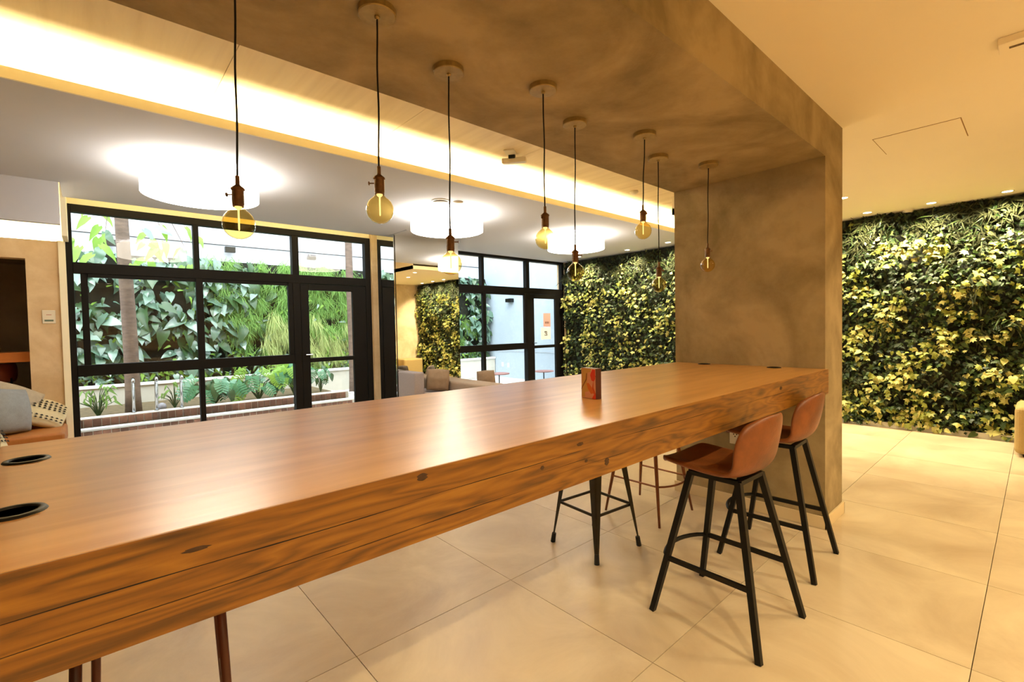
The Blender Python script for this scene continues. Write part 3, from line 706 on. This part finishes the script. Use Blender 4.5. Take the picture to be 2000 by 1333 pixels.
p = pillow('pillow', 'cream pillow with black woven motifs slumped at the bench end', 'cream', .44, .40, .15, (-.45, 6.78, .52), (R(-52), R(26), R(8)), 3); motif(p, .44, .40, .15, 9, 10, 3)
p = pillow('pillow', 'cream and black pillow mostly hidden by the table corner', 'cream', .42, .42, .14, (-.66, 6.12, .30), (R(-30), R(10), R(60)), 4); motif(p, .42, .42, .14, 9, 10, 4)
# wall switch with stickers
t_ = thing('wall_switch', 'white square thermostat plate with tiny print on the plaster wall', 'switch plate', (-.332, 7.1, 1.63))
bev(obj('plate', B(-.052, .052, -.012, 0, -.072, .072), 'whiteplastic', t_), .004)
bm = bmesh.new()
for i in range(4): box(bm, -.018 + i * .010, -.011 + i * .010, -.0128, -.0119, .018, .026)
obj('red_print', bm, mat('faded_red_print', 'b05a48', .6), t_)
obj('green_print', B(-.035, .035, -.0128, -.0119, -.05, -.03), mat('grey_green_print', '6c7c6c', .6), t_)
# niche counter and stool
bev(obj('counter_tmp', B(-2.595, -.495, 7.26, 7.75, 1.15, 1.255), 'shelfwood'), .004)
o = bpy.data.objects['counter_tmp']; o.name = 'niche_counter'; tag(o, 'orange wooden counter slab in the dark wall opening', 'shelf')
t_ = thing('leather_stool', 'rust leather round back stool below the niche counter', 'stool', (-.83, 7.62, .02))
bm = bmesh.new(); prof = []
for i in range(13):
    a = -PI * .62 + i / 12 * PI * 1.24
    prof.append((math.cos(a - PI / 2) * .2, math.sin(a - PI / 2) * .2))
prev = None
for x, y in prof:
    v = [bm.verts.new((x, y, .90)), bm.verts.new((x * 1.05, y * 1.05, 1.02)), bm.verts.new((x, y, 1.12))]
    if prev:
        for j in range(2): bm.faces.new((prev[j], v[j], v[j + 1], prev[j + 1]))
    prev = v
o = obj('backrest', bm, 'terracotta', t_, smooth=True); sd = o.modifiers.new('t', 'SOLIDIFY'); sd.thickness = .05; o.modifiers.new('s', 'SUBSURF').levels = 2
obj('seat', lathe([(.17, .76), (.2, .78), (.2, .82), (.17, .84), (.001, .845)], 28), 'terracotta', t_, smooth=True)
obj('pedestal', lathe([(.2, 0), (.2, .015), (.03, .03), (.025, .76)], 24), 'black', t_)
for a in (-.16, .16): obj('back_post', T([(a, -.05, .8), (a, -.12, .95)], .01, 8), 'black', t_)

# ================================================================= LOUNGE SEATS
sf = thing('sofa', 'low greige sofa with its back running from the mirror column', 'sofa')
bev(obj('backrest', B(3.93, 4.27, 4.95, 6.40, .08, .645), 'sofa', sf), .03, 3)
bev(obj('seat', B(4.275, 5.0, 4.97, 6.38, .08, .42), 'sofa', sf), .03, 3)
for x in (3.98, 4.92):
    for y in (5.05, 6.3): obj('leg', B(x - .02, x + .02, y - .02, y + .02, 0, .085), 'black', sf)
ac = thing('armchair', 'lilac grey boxy armchair in front of the mirror column', 'armchair')
bev(obj('seat', B(3.565, 3.925, 5.3, 6.39, .08, .50), 'sofagrey', ac), .025, 3)
bev(obj('armrest', B(3.40, 3.56, 5.9, 6.39, .08, .80), 'sofagrey', ac), .02, 3)
for x in (3.45, 3.87):
    for y in (5.4 if x > 3.6 else 6.0, 6.32): obj('leg', B(x - .02, x + .02, y - .02, y + .02, 0, .085), 'black', ac)
pillow('cushion', 'taupe cushion with a pointed corner leaning on the sofa back by mirror', 'taupe', .36, .34, .16, (3.745, 5.86, .505), (R(-10), R(4), R(-35)), 6)
pillow('cushion', 'brown cushion on the sofa in front of the far window', 'taupe', .30, .36, .17, (4.47, 5.60, .425), (R(-8), R(-4), R(-42)), 7)
ot = thing('ottoman', 'sand coloured rounded block ottoman at the right edge by green wall', 'ottoman')
bev(obj('body', B(6.98, 7.62, -.44, .162, .03, .515), 'ottoman', ot), .05, 4)
for x in (7.05, 7.55):
    for y in (-.36, .08): obj('foot', B(x - .02, x + .02, y - .02, y + .02, 0, .04), 'black', ot)

# ================================================================= LEAVES
def heart(L_=1., Wd=.75, n=5, droop=.25, fold=.15):
    """heart shaped leaf from base (0,0,0) towards +Y, face +Z; midrib fold and drooping tip"""
    vs = []; fs = []
    ts = [0, .12, .3, .52, .76, 1.0]
    ws = [.22, .46, .5, .40, .2, 0]
    ys = [-.12, .02, .26, .52, .78, 1.0]
    mid = [(0, max(ts[i], 0) * L_ * 1.0, -droop * ts[i] ** 2 * L_) for i in range(6)]
    mid[0] = (0, 0, 0)
    for i in range(6): vs.append(mid[i])
    for s in (-1, 1):
        b = len(vs)
        for i in range(5):
            y = ys[i] * L_; vs.append((s * ws[i] * Wd * L_, y, fold * ws[i] * L_ - droop * max(ts[i], 0) ** 2 * L_ * 1.0 - .05 * L_ * (i % 2)))
        for i in range(4):
            q = (i, i + 1, b + i + 1, b + i); fs.append(q if s == -1 else q[::-1])
        q = (4, 5, b + 4); fs.append(q if s == -1 else q[::-1])
    return vs, fs
def ivy(L_=1., lobes=5):
    vs = [(0, .35 * L_, .06 * L_), (0, 0, 0)]; 
    pts = []
    for i in range(lobes * 2 + 1):
        a = -2.2 + 4.4 * i / (lobes * 2); r_ = (.62 if i % 2 else .36) * L_
        if i == lobes: r_ = .68 * L_
        pts.append((math.sin(a) * r_, .35 * L_ + math.cos(a) * r_, -.08 * L_ * (i % 2)))
    vs += pts; fs = []
    n = len(pts)
    for i in range(n - 1): fs.append((0, 2 + i + 1, 2 + i))
    fs.append((0, 2, 1)); fs.append((0, 1, 2 + n - 1))
    return vs, fs
def split_leaf(L_=1.):
    vs = [(0, 0, 0)]; fs = []; n = 7
    for i in range(n): vs.append((0, (i / (n - 1)) * L_, -.2 * (i / (n - 1)) ** 2 * L_))
    for s in (-1, 1):
        for i in range(n - 1):
            y0, y1 = i / (n - 1) * L_, (i + .72) / (n - 1) * L_
            wv = .5 * L_ * (1 - abs((i - 1.8) / 5) ** 1.7)
            z0 = -.2 * (i / (n - 1)) ** 2 * L_
            b = len(vs)
            vs += [(s * wv, y0 + .12 * L_ - (.28 * L_ if i == 0 else 0), z0 - .10 * L_), (s * wv * .92, y1 + .12 * L_, z0 - .12 * L_), (0, y1, z0)]
            q = (i + 1, b + 2, b + 1, b); fs.append(q if s == -1 else q[::-1])
    return vs, fs
def orient(nrm, tip):
    """matrix whose +Z is the leaf face normal, +Y the tip direction"""
    z = Vector(nrm).normalized(); y = Vector(tip); y = (y - z * y.dot(z)).normalized(); x = y.cross(z)
    return Matrix((x, y, z)).transposed().to_4x4()
class Mass:
    def __init__(s): s.v = []; s.f = []; s.m = []
    def add(s, geo, mtx, mi=0):
        b = len(s.v); s.v += [tuple(mtx @ Vector(p)) for p in geo[0]]; s.f += [tuple(b + i for i in q) for q in geo[1]]; s.m += [mi] * len(geo[1])
    def build(s, name, mats, parent, smooth=False):
        me = bpy.data.meshes.new(name); me.from_pydata(s.v, [], s.f)
        for k in mats: me.materials.append(M[k])
        me.polygons.foreach_set('material_index', s.m)
        if smooth: me.polygons.foreach_set('use_smooth', [True] * len(me.polygons))
        me.update(); o = bpy.data.objects.new(name, me); C.objects.link(o); o.parent = parent; return o
def blade(L_, w_, bend, n=4):
    vs = []; fs = []
    for i in range(n + 1):
        t_ = i / n; y = L_ * (t_ - .25 * bend * t_ ** 2); z = -bend * L_ * t_ ** 2 * .6; a = w_ * (1 - t_ ** 2) + .0005
        vs += [(-a, y, z), (a, y, z)]
    for i in range(n): fs.append((2 * i, 2 * i + 1, 2 * i + 3, 2 * i + 2))
    return vs, fs
rnd = random.Random(11)
def shared(geo, name, m, smooth=True):
    me = bpy.data.meshes.new(name); me.from_pydata(geo[0], [], geo[1]); me.materials.append(M[m])
    if smooth: me.polygons.foreach_set('use_smooth', [True] * len(me.polygons))
    me.update(); return me
def inst(name, me, mtx, parent):
    o = bpy.data.objects.new(name, me); C.objects.link(o); o.parent = parent; o.matrix_world = mtx; return o

# ---- indoor living wall on the far wall (faces -X)
gw = thing('living_wall', 'indoor green wall of mixed pale and dark leaves filling the far wall', 'green wall', (0, 0, 0))
def bumpy(x, y0, y1, z0, z1, sgn_axis, amp, st, parent, mname):
    vs = []; fs = []; ny = int((y1 - y0) / st) + 1; nz = int((z1 - z0) / st) + 1
    for i in range(ny):
        for j in range(nz):
            a = y0 + (y1 - y0) * i / (ny - 1); z = z0 + (z1 - z0) * j / (nz - 1)
            d = (noise.noise(Vector((a * 2.2, z * 2.2, 1))) * .6 + noise.noise(Vector((a * 9, z * 9, 4))) * .4 + .5) * amp
            vs.append((x - d, a, z) if sgn_axis == 'x' else (a, x - d, z))
    for i in range(ny - 1):
        for j in range(nz - 1):
            q = (i * nz + j, i * nz + j + 1, (i + 1) * nz + j + 1, (i + 1) * nz + j); fs.append(q)
    o = obj('planting_mat', (vs, [], fs), mname, parent, smooth=True); return o
bumpy(7.97, -.44, 7.06, .05, CZ - .02, 'x', .09, .07, gw, 'backing')
ivs = [ivy(1., 5), ivy(1., 3), heart(1., .7), heart(1., .45, droop=.5)]
ms_ = Mass(); mats_in = ['l_deep', 'l_mid', 'l_yel', 'l_pale', 'l_moss']
def depth_at(y, z): return (noise.noise(Vector((y * 1.3, z * 1.3, 7.))) * .5 + noise.noise(Vector((y * 3.4, z * 3.4, 3.))) * .5 + .5)
bigleaf = [shared(ivy(1., 5), 'ivy_leaf', 'l_pale'), shared(ivy(1., 5), 'ivy_leaf_yellow', 'l_yel'), shared(heart(1., .7), 'heart_leaf', 'l_mid'), shared(heart(1., .8), 'heart_leaf_pale', 'l_pale')]
nbig = 0
for k in range(23000):
    y = rnd.uniform(-.42, 7.0); z = rnd.uniform(.07, CZ - .03) if rnd.random() < .94 else rnd.uniform(.05, .3)
    if y > 2.15 and rnd.random() < .30: continue
    dp = depth_at(y, z)
    top = max(0, (z - 2.35) / .45)
    cl = noise.noise(Vector((y * 2.3 + 5, z * 2.3, 9.))) * .75 + noise.noise(Vector((y * 7, z * 7, 2.))) * .45 - top * .8
    cl += rnd.gauss(0, .22)
    if cl > .42: mi = 3 if rnd.random() < .7 else 2
    elif cl > .12: mi = rnd.choice((2, 1, 1, 2, 3))
    elif cl > -.15: mi = rnd.choice((1, 0, 1, 4))
    else: mi = rnd.choice((0, 0, 4, 4))
    if mi == 4 or top > .3: size = rnd.uniform(.04, .075); g = ivs[3]
    else: size = rnd.uniform(.035, .08); g = rnd.choice(ivs[:3])
    x = 7.93 - dp * .17 - rnd.uniform(0, .06) - (0.03 if mi in (2, 3) else 0)
    nrm = Vector((-1 + rnd.uniform(-.2, .5), rnd.gauss(0, .6), rnd.gauss(.6, .55))); tip = Vector((rnd.uniform(-.5, 0), rnd.gauss(0, .7), -1 + rnd.uniform(-.3, .9)))
    mt = Matrix.Translation((x, y, z)) @ orient(nrm, tip) @ Matrix.Scale(size, 4)
    if mi in (2, 3) and nbig < 290 and (y < 2.0 and rnd.random() < .30 or rnd.random() < .05):
        mt = Matrix.Translation((x - .02, y, z)) @ orient(nrm, tip) @ Matrix.Scale(size * 1.25, 4)
        inst('leaf', rnd.choice(bigleaf), mt, gw); nbig += 1; continue
    ms_.add(g, mt, mi)
o = ms_.build('foliage', mats_in, gw); o['kind'] = 'stuff'
ms2 = Mass()
for k in range(120):   # mossy fern tufts, thickest at the top
    y = rnd.uniform(-.4, 7.0); z = CZ - abs(rnd.gauss(0, .28)) - .04 if k < 80 else rnd.uniform(.4, 2.6); x = 7.88 - depth_at(y, z) * .15
    for j in range(34):
        nrm = Vector((-1, rnd.gauss(0, .8), rnd.gauss(.3, .7))); tip = Vector((rnd.uniform(-.9, .1), rnd.gauss(0, .8), -.7 + rnd.gauss(0, .5)))
        ms2.add(blade(rnd.uniform(.10, .22), .006, .6, 3), Matrix.Translation((x + rnd.gauss(0, .02), y + rnd.gauss(0, .05), z + rnd.gauss(0, .05))) @ orient(nrm, tip), 0 if rnd.random() < .93 else 1)
o = ms2.build('fern_tuft', ['l_moss', 'l_mid'], gw); o['kind'] = 'stuff'

# ================================================================= GARDEN
gf = struct('garden_floor', B(-4.2, 9.2, 7.3, 11.4, -.15, -.01), 'terrace')
struct('garden_wall', B(-4.4, 9.3, 11.06, 11.3, 0, 6.2), 'whitewall')
struct('terrace_wall', B(8.80, 9.1, 7.3, 11.1, -.02, 4.6), 'greywall')
struct('trim_terrace', B(8.785, 8.80, 7.3, 11.0, .742, .75), 'whitewall')
# raised bed
struct('garden_bed', B(-3.5, 3.55, 8.92, 10.62, -.01, .215), 'soil')
struct('garden_gravel', B(3.62, 5.6, 9.0, 10.6, -.01, .05), 'planter')
pl = thing('planter_trough', 'long white rendered planter trough at the foot of the garden wall', 'planter')
bev(obj('front_panel', B(-3.5, 8.78, 10.60, 10.68, .0, .52), 'planter', pl), .004); bev(obj('coping', B(-3.5, 8.78, 10.57, 10.72, .52, .565), 'ledge', pl), .004)
obj('soil', B(-3.5, 8.78, 10.72, 11.05, .0, .50), 'soil', pl)
# brick kerb: individual bricks in two courses + ledge
kb = thing('brick_kerb', 'reddish brick kerb of the garden fountain bed behind the window', 'kerb')
obj('mortar_core', B(-3.4, 3.60, 8.72, 8.90, .0, .262), 'mortar', kb)
obj('mortar_core', B(-3.4, 3.60, 8.42, 8.50, .0, .148), 'mortar', kb)
bx = -1.2; bmes = obj('brick', B(0, .085, -.012, .05, 0, .105), 'brick', kb); bev(bmes, .003, 1); first = True
nb = 0; x = -1.15
while x < 3.5:
    for (y, z) in ((8.72, .155), (8.42, .03)):
        o = bmes if first else bmes.copy()
        if not first: C.objects.link(o)
        first = False
        o.parent = kb; o.location = (x + rnd.uniform(-.002, .002), y + rnd.uniform(-.004, .002), z)
    x += .094
bev(obj('ledge', B(-3.4, 3.62, 8.40, 8.54, .148, .172), 'ledge', kb), .003)
obj('water_surface', B(-3.4, 3.60, 8.54, 8.715, .12, .14), 'pool', kb)
bev(obj('bed_coping', B(-3.4, 3.60, 8.715, 8.93, .262, .272), 'mortar', kb), .002)
# fountain spouts
sp = None
SPL = ['left fountain spout, curved steel, next to the thick trunk', 'middle fountain spout, curved steel, between trunk and mullion', 'right fountain spout, curved steel, close to the window mullion']
for i, (x, lb) in enumerate(((.43, SPL[0]), (.70, SPL[1]), (1.01, SPL[2]))):
    s_ = thing('fountain_spout', lb, 'fountain spout', (x, 8.84, .273), 0, 'steel spouts of the garden fountain')
    obj('pipe', T([(0, 0, .001), (0, 0, .42), (0, -.02, .48), (0, -.07, .505), (0, -.12, .49), (0, -.14, .455)], .019, 12), 'chrome', s_, smooth=True)
    obj('water_jet', T([(0, -.14, .45), (.004, -.155, .2), (-.003, -.165, 0), (.002, -.17, -.13)], [.014, .012, .014, .02], 8), 'water', s_, smooth=True)
    obj('flange', lathe([(.035, .003), (.035, .012), (.02, .018)], 16), 'chrome', s_)
t_ = thing('garden_spotlight', 'round grey garden spotlight lying in the planted bed', 'spotlight', (.78, 9.05, .215))
obj('head', lathe([(.03, .02), (.055, .04), (.062, .08), (.05, .12), (.02, .14), (.001, .142)], 20), mat('grey_spotlight_body', '8a8890', .4), t_, smooth=True); obj('stake', T([(0, 0, 0), (0, 0, .04)], .012, 8), 'black', t_)
# trunks
def trunk(name, lab, x, y, r0, r1, z0, z1, lean, seed):
    t__ = thing(name, lab, 'tree', (x, y, z0)); pts = []; rs_ = []
    for i in range(15):
        a = i / 14; pts.append((lean * a + noise.noise(Vector((a * 2, seed, 0))) * .02, noise.noise(Vector((a * 2, seed, 5))) * .02, (z1 - z0) * a)); rs_.append((r0 + (r1 - r0) * a) * (1.12 if i == 0 else 1))
    obj('trunk', T(pts, rs_, 18), 'bark', t__, smooth=True); return t__
t1 = trunk('tree', 'thick tree trunk in the garden bed seen through left panes', .45, 9.3, .098, .078, .2, 4.6, -.06, 1)
t2 = trunk('tree', 'slim pale tree trunk seen through the garden door', 4.24, 10.0, .082, .072, .04, 4.6, -.02, 5)
lf = [shared(heart(1., .42, droop=.45), 'tree_leaf', 'o_lime'), shared(heart(1., .5, droop=.3), 'tree_leaf_blue', 'o_blue')]
for k in range(46):
    a = rnd.random()
    if k < 22: q = Vector((rnd.uniform(-.3, .3), rnd.uniform(8.4, 9.2), rnd.uniform(2.55, 3.5)))
    else: q = Vector((rnd.uniform(.45, 1.35), rnd.uniform(8.5, 9.6), rnd.uniform(2.35, 3.1)))
    mt = Matrix.Translation(q) @ orient((rnd.gauss(0, .4), -.8, .6 + rnd.gauss(0, .3)), (rnd.gauss(0, .6), -.2, -.8)) @ Matrix.Scale(rnd.uniform(.16, .30), 4)
    o = inst('leaf', lf[0 if k % 4 else 1], Matrix.Translation(-Vector((.45, 9.3, .2))) @ mt, t1)
bm = bmesh.new()
for q in ((-.1, 8.8, 3.1), (.9, 9.0, 2.9), (.2, 8.7, 2.9), (1.2, 9.2, 2.75), (.6, 8.8, 3.3)):
    tube(bm, [(-.05, 0, 3.3), (q[0] * .5 - .25, (q[1] - 9.3) * .6, 3.5), (q[0] - .45, q[1] - 9.3, q[2] - .2)], [.014, .01, .004], 6)
obj('branch', bm, 'bark', t1)
# outdoor living wall (faces -Y)
ow = thing('garden_green_wall', 'tall outdoor vertical garden with big glossy leaves, ferns and grasses', 'green wall')
bumpy(11.05, -3.5, 8.78, .5, 2.86, 'y', .12, .12, ow, 'backing')
hl = [shared(heart(1., .60, droop=.35, fold=.25), 'heart_leaf_blue', 'o_blue'), shared(heart(1., .62, droop=.5, fold=.3), 'heart_leaf_green', 'o_mid'), shared(heart(1., .7, droop=.25, fold=.15), 'heart_leaf_wide', 'o_blue')]
mo = Mass(); nbl = 0
def zone(x):
    return 'heart' if x < 2.25 or x > 5.0 else 'fern'
for k in range(3600):
    x = rnd.uniform(-1.0, 8.7); z = rnd.uniform(.55, 2.86)
    zn = zone(x + rnd.gauss(0, .25) + (z - 1.5) * -.35)
    if zn != 'heart': continue
    cl = noise.noise(Vector((x * 1.6, z * 1.6, 3.)))
    if cl < -.22: continue
    size = rnd.uniform(.17, .40) if x < 5 else rnd.uniform(.18, .32); y = 10.93 - rnd.uniform(0, .18) - max(0, cl) * .15
    nrm = Vector((rnd.gauss(.1, .5), -1, rnd.gauss(.7, .5))); tip = Vector((rnd.gauss(.25, .5), rnd.uniform(-.4, 0), -1 + rnd.uniform(0, .5)))
    mt = Matrix.Translation((x, y, z)) @ orient(nrm, tip) @ Matrix.Scale(size, 4)
    if z < .85: mt = mt @ Matrix.Scale(.6, 4)
    if nbl < 295 and rnd.random() < .32: inst('leaf', rnd.choice(hl), mt, ow); nbl += 1
    elif rnd.random() < .5: mo.add(heart(1., .65, droop=.35, fold=.2), mt @ Matrix.Scale(.75, 4), rnd.choice((0, 1, 1)))
for k in range(1500):  # lower greens and filler
    x = rnd.uniform(-1.0, 8.7); z = rnd.uniform(.5, .95) if k < 900 else rnd.uniform(.6, 2.8)
    mt = Matrix.Translation((x, 10.88 - rnd.uniform(0, .12), z)) @ orient((rnd.gauss(0, .5), -1, rnd.gauss(.5, .4)), (rnd.gauss(0, .8), -.3, rnd.uniform(-1, .6))) @ Matrix.Scale(rnd.uniform(.06, .15), 4)
    mo.add(heart(1., .4, droop=.5, fold=.2), mt, rnd.choice((0, 1, 2, 2)))
o = mo.build('leaf_filler', ['o_mid', 'o_blue', 'o_lime'], ow, True); o['kind'] = 'stuff'
# ferns: shared clump meshes
def clump(n, L0, L1, w_, bend, m, name, spread=.5, down=.3):
    mm = Mass(); 
    for i in range(n):
        nrm = Vector((rnd.gauss(0, .5), -.8, rnd.gauss(.5, .4))); tip = Vector((rnd.gauss(0, spread), -rnd.uniform(.05, .5), rnd.gauss(-down, .3)))
        mm.add(blade(rnd.uniform(L0, L1), w_, bend, 4), Matrix.Translation((rnd.gauss(0, .08), rnd.gauss(0, .02), rnd.gauss(0, .06))) @ orient(nrm, tip))
    me = bpy.data.meshes.new(name); me.from_pydata(mm.v, [], mm.f); me.materials.append(M[m]); me.update(); return me
ferns = [clump(120, .14, .34, .004, .35, 'o_fern', 'fern_clump', .38, .8) for _ in range(3)]
grass = [clump(80, .30, .55, .004, .35, 'o_grass', 'grass_clump', .22, .9) for _ in range(3)]
for k in range(150):
    x = rnd.uniform(2.0, 5.2) if k < 125 else rnd.uniform(5.6, 8.4); z = rnd.uniform(1.3, 2.85) if k < 115 else rnd.uniform(.6, 1.6)
    o = inst('fern', ferns[k % 3], Matrix.Translation((x + (z - 2) * -.3, 10.9, z)) @ Euler((0, rnd.uniform(-.4, .4), 0)).to_matrix().to_4x4() @ Matrix.Scale(rnd.uniform(.8, 1.3), 4), ow)
for k in range(34):
    x = rnd.uniform(2.7, 5.1); z = rnd.uniform(.95, 1.75)
    inst('grass_tuft', grass[k % 3], Matrix.Translation((x, 10.86, z)) @ Matrix.Scale(rnd.uniform(.75, 1.1), 4), ow)
# planter and bed plants
split = [shared(split_leaf(1.), 'split_leaf', 'o_monst'), shared(split_leaf(1.), 'split_leaf_lime', 'o_lime')]
def leafy(lab, x, y, z0, n, hgt, spread, ls, meshes, cat='plant', nm='leafy_plant', stem='o_mid'):
    t__ = thing(nm, lab, cat, (x, y, z0)); bm = bmesh.new()
    for i in range(n):
        a = rnd.uniform(0, 2 * PI); rr = spread * math.sqrt(rnd.random()); h_ = hgt * rnd.uniform(.45, 1)
        q = Vector((math.cos(a) * rr, math.sin(a) * rr * .6, h_))
        tube(bm, [(0, 0, 0), (q.x * .4, q.y * .4, h_ * .7), q], [.008, .006, .004], 5)
        s__ = rnd.uniform(*ls); nrm = Vector((rnd.gauss(0, .4) + q.x, -.9 + q.y, .55 + rnd.gauss(0, .2))); tip = Vector((q.x * 2.5 + rnd.gauss(0, .4), -.4 + q.y, -.7))
        inst('leaf', rnd.choice(meshes), Matrix.Translation(q) @ orient(nrm, tip) @ Matrix.Scale(s__, 4), t__)
    obj('stem', bm, stem, t__); return t__
leafy('bushy split leaf plant spilling over the brick kerb by the mullion', 1.50, 9.20, .21, 24, .50, .40, (.15, .26), [split[0]] * 3 + [hl[1]], nm='split_leaf_plant')
leafy('large split leaf plant in the bed left of the door', 2.18, 9.22, .21, 26, .56, .40, (.16, .28), [split[0], split[0], hl[1], split[1]], nm='split_leaf_plant')
leafy('split leaf plant with lime upper leaves behind the door post', 2.82, 9.35, .21, 22, .62, .34, (.14, .25), [split[0], split[1]], nm='split_leaf_plant')
leafy('sparse young plant in the bed seen through the door glass', 3.36, 9.5, .21, 10, .5, .22, (.12, .2), [hl[1], split[0]], nm='young_plant')
pal = shared(heart(1., .3, droop=.5), 'sapling_leaf', 'o_fern')
leafy('pale small sapling in front of the white trough beside the trunk', .04, 9.22, .21, 24, .48, .22, (.07, .13), [pal], nm='sapling')
leafy('small green sapling growing between the fountain spouts', .98, 9.4, .21, 12, .42, .2, (.08, .13), [pal], nm='sapling')
# pebbles as stuff
mp_ = Mass(); ico = bmesh.new(); bmesh.ops.create_icosphere(ico, subdivisions=1, radius=1); iv = [tuple(v.co) for v in ico.verts]; fi = [tuple(v.index for v in f.verts) for f in ico.faces]; ico.free()
for k in range(420):
    x = rnd.uniform(3.65, 5.5); y = rnd.uniform(9.1, 10.5); s__ = rnd.uniform(.02, .05)
    mp_.add((iv, fi), Matrix.Translation((x, y, .05 + s__ * .4)) @ Matrix.Diagonal((s__ * 1.3, s__, s__ * .6, 1)), 0)
o = mp_.build('pebble_bed', ['pebble'], None, True); tag(o, 'bed of white pebbles around the slim trunk outside the door', 'pebbles', kind='stuff')
# bare fallen bits: terrace tables
for (x, y, lb) in ((6.95, 8.25, 'low round terrace table left, seen past the brown cushion'), (8.0, 7.85, 'low round terrace table right, seen through the glass door')):
    t_ = thing('side_table', lb, 'table', (x, y, 0), 0, 'round tables on the terrace')
    obj('table_top', lathe([(.235, .35), (.24, .355), (.24, .368), (.235, .373)], 40), 'tabletop2', t_); obj('pole', lathe([(.014, .012), (.014, .35)], 12), 'black', t_); obj('base', lathe([(.14, 0), (.14, .008), (.02, .014)], 28), 'black', t_)
t_ = thing('wall_sconce', 'black box sconce on the pale terrace wall', 'wall lamp', (8.80, 9.86, 2.17))
bev(obj('body', B(-.13, 0, -.11, .11, -.05, .05), 'black', t_), .004)
# floodlights on white garden wall
for x, z in ((2.15, 3.10), (3.75, 3.08), (.3, 3.05)):
    t_ = thing('floodlight', 'small dark floodlight bracketed on the white garden wall, %s' % {2.15: 'above the second upper pane', 3.75: 'above the door', .3: 'above the left pane'}[x], 'floodlight', (x, 11.06, z))
    bev(obj('head', B(-.09, .09, -.2, -.1, -.06, .05), 'gunmetal', t_), .004); obj('bracket', B(-.01, .01, -.11, 0, -.015, .015), 'gunmetal', t_)
tag(obj('cable', T([(-4, 11.045, 3.22), (0, 11.045, 3.215), (2, 11.045, 3.2), (4, 11.045, 3.2), (8.7, 11.045, 3.2)], .008, 6), 'gunmetal'), 'thin grey cable clipped along the white garden wall', 'cable')
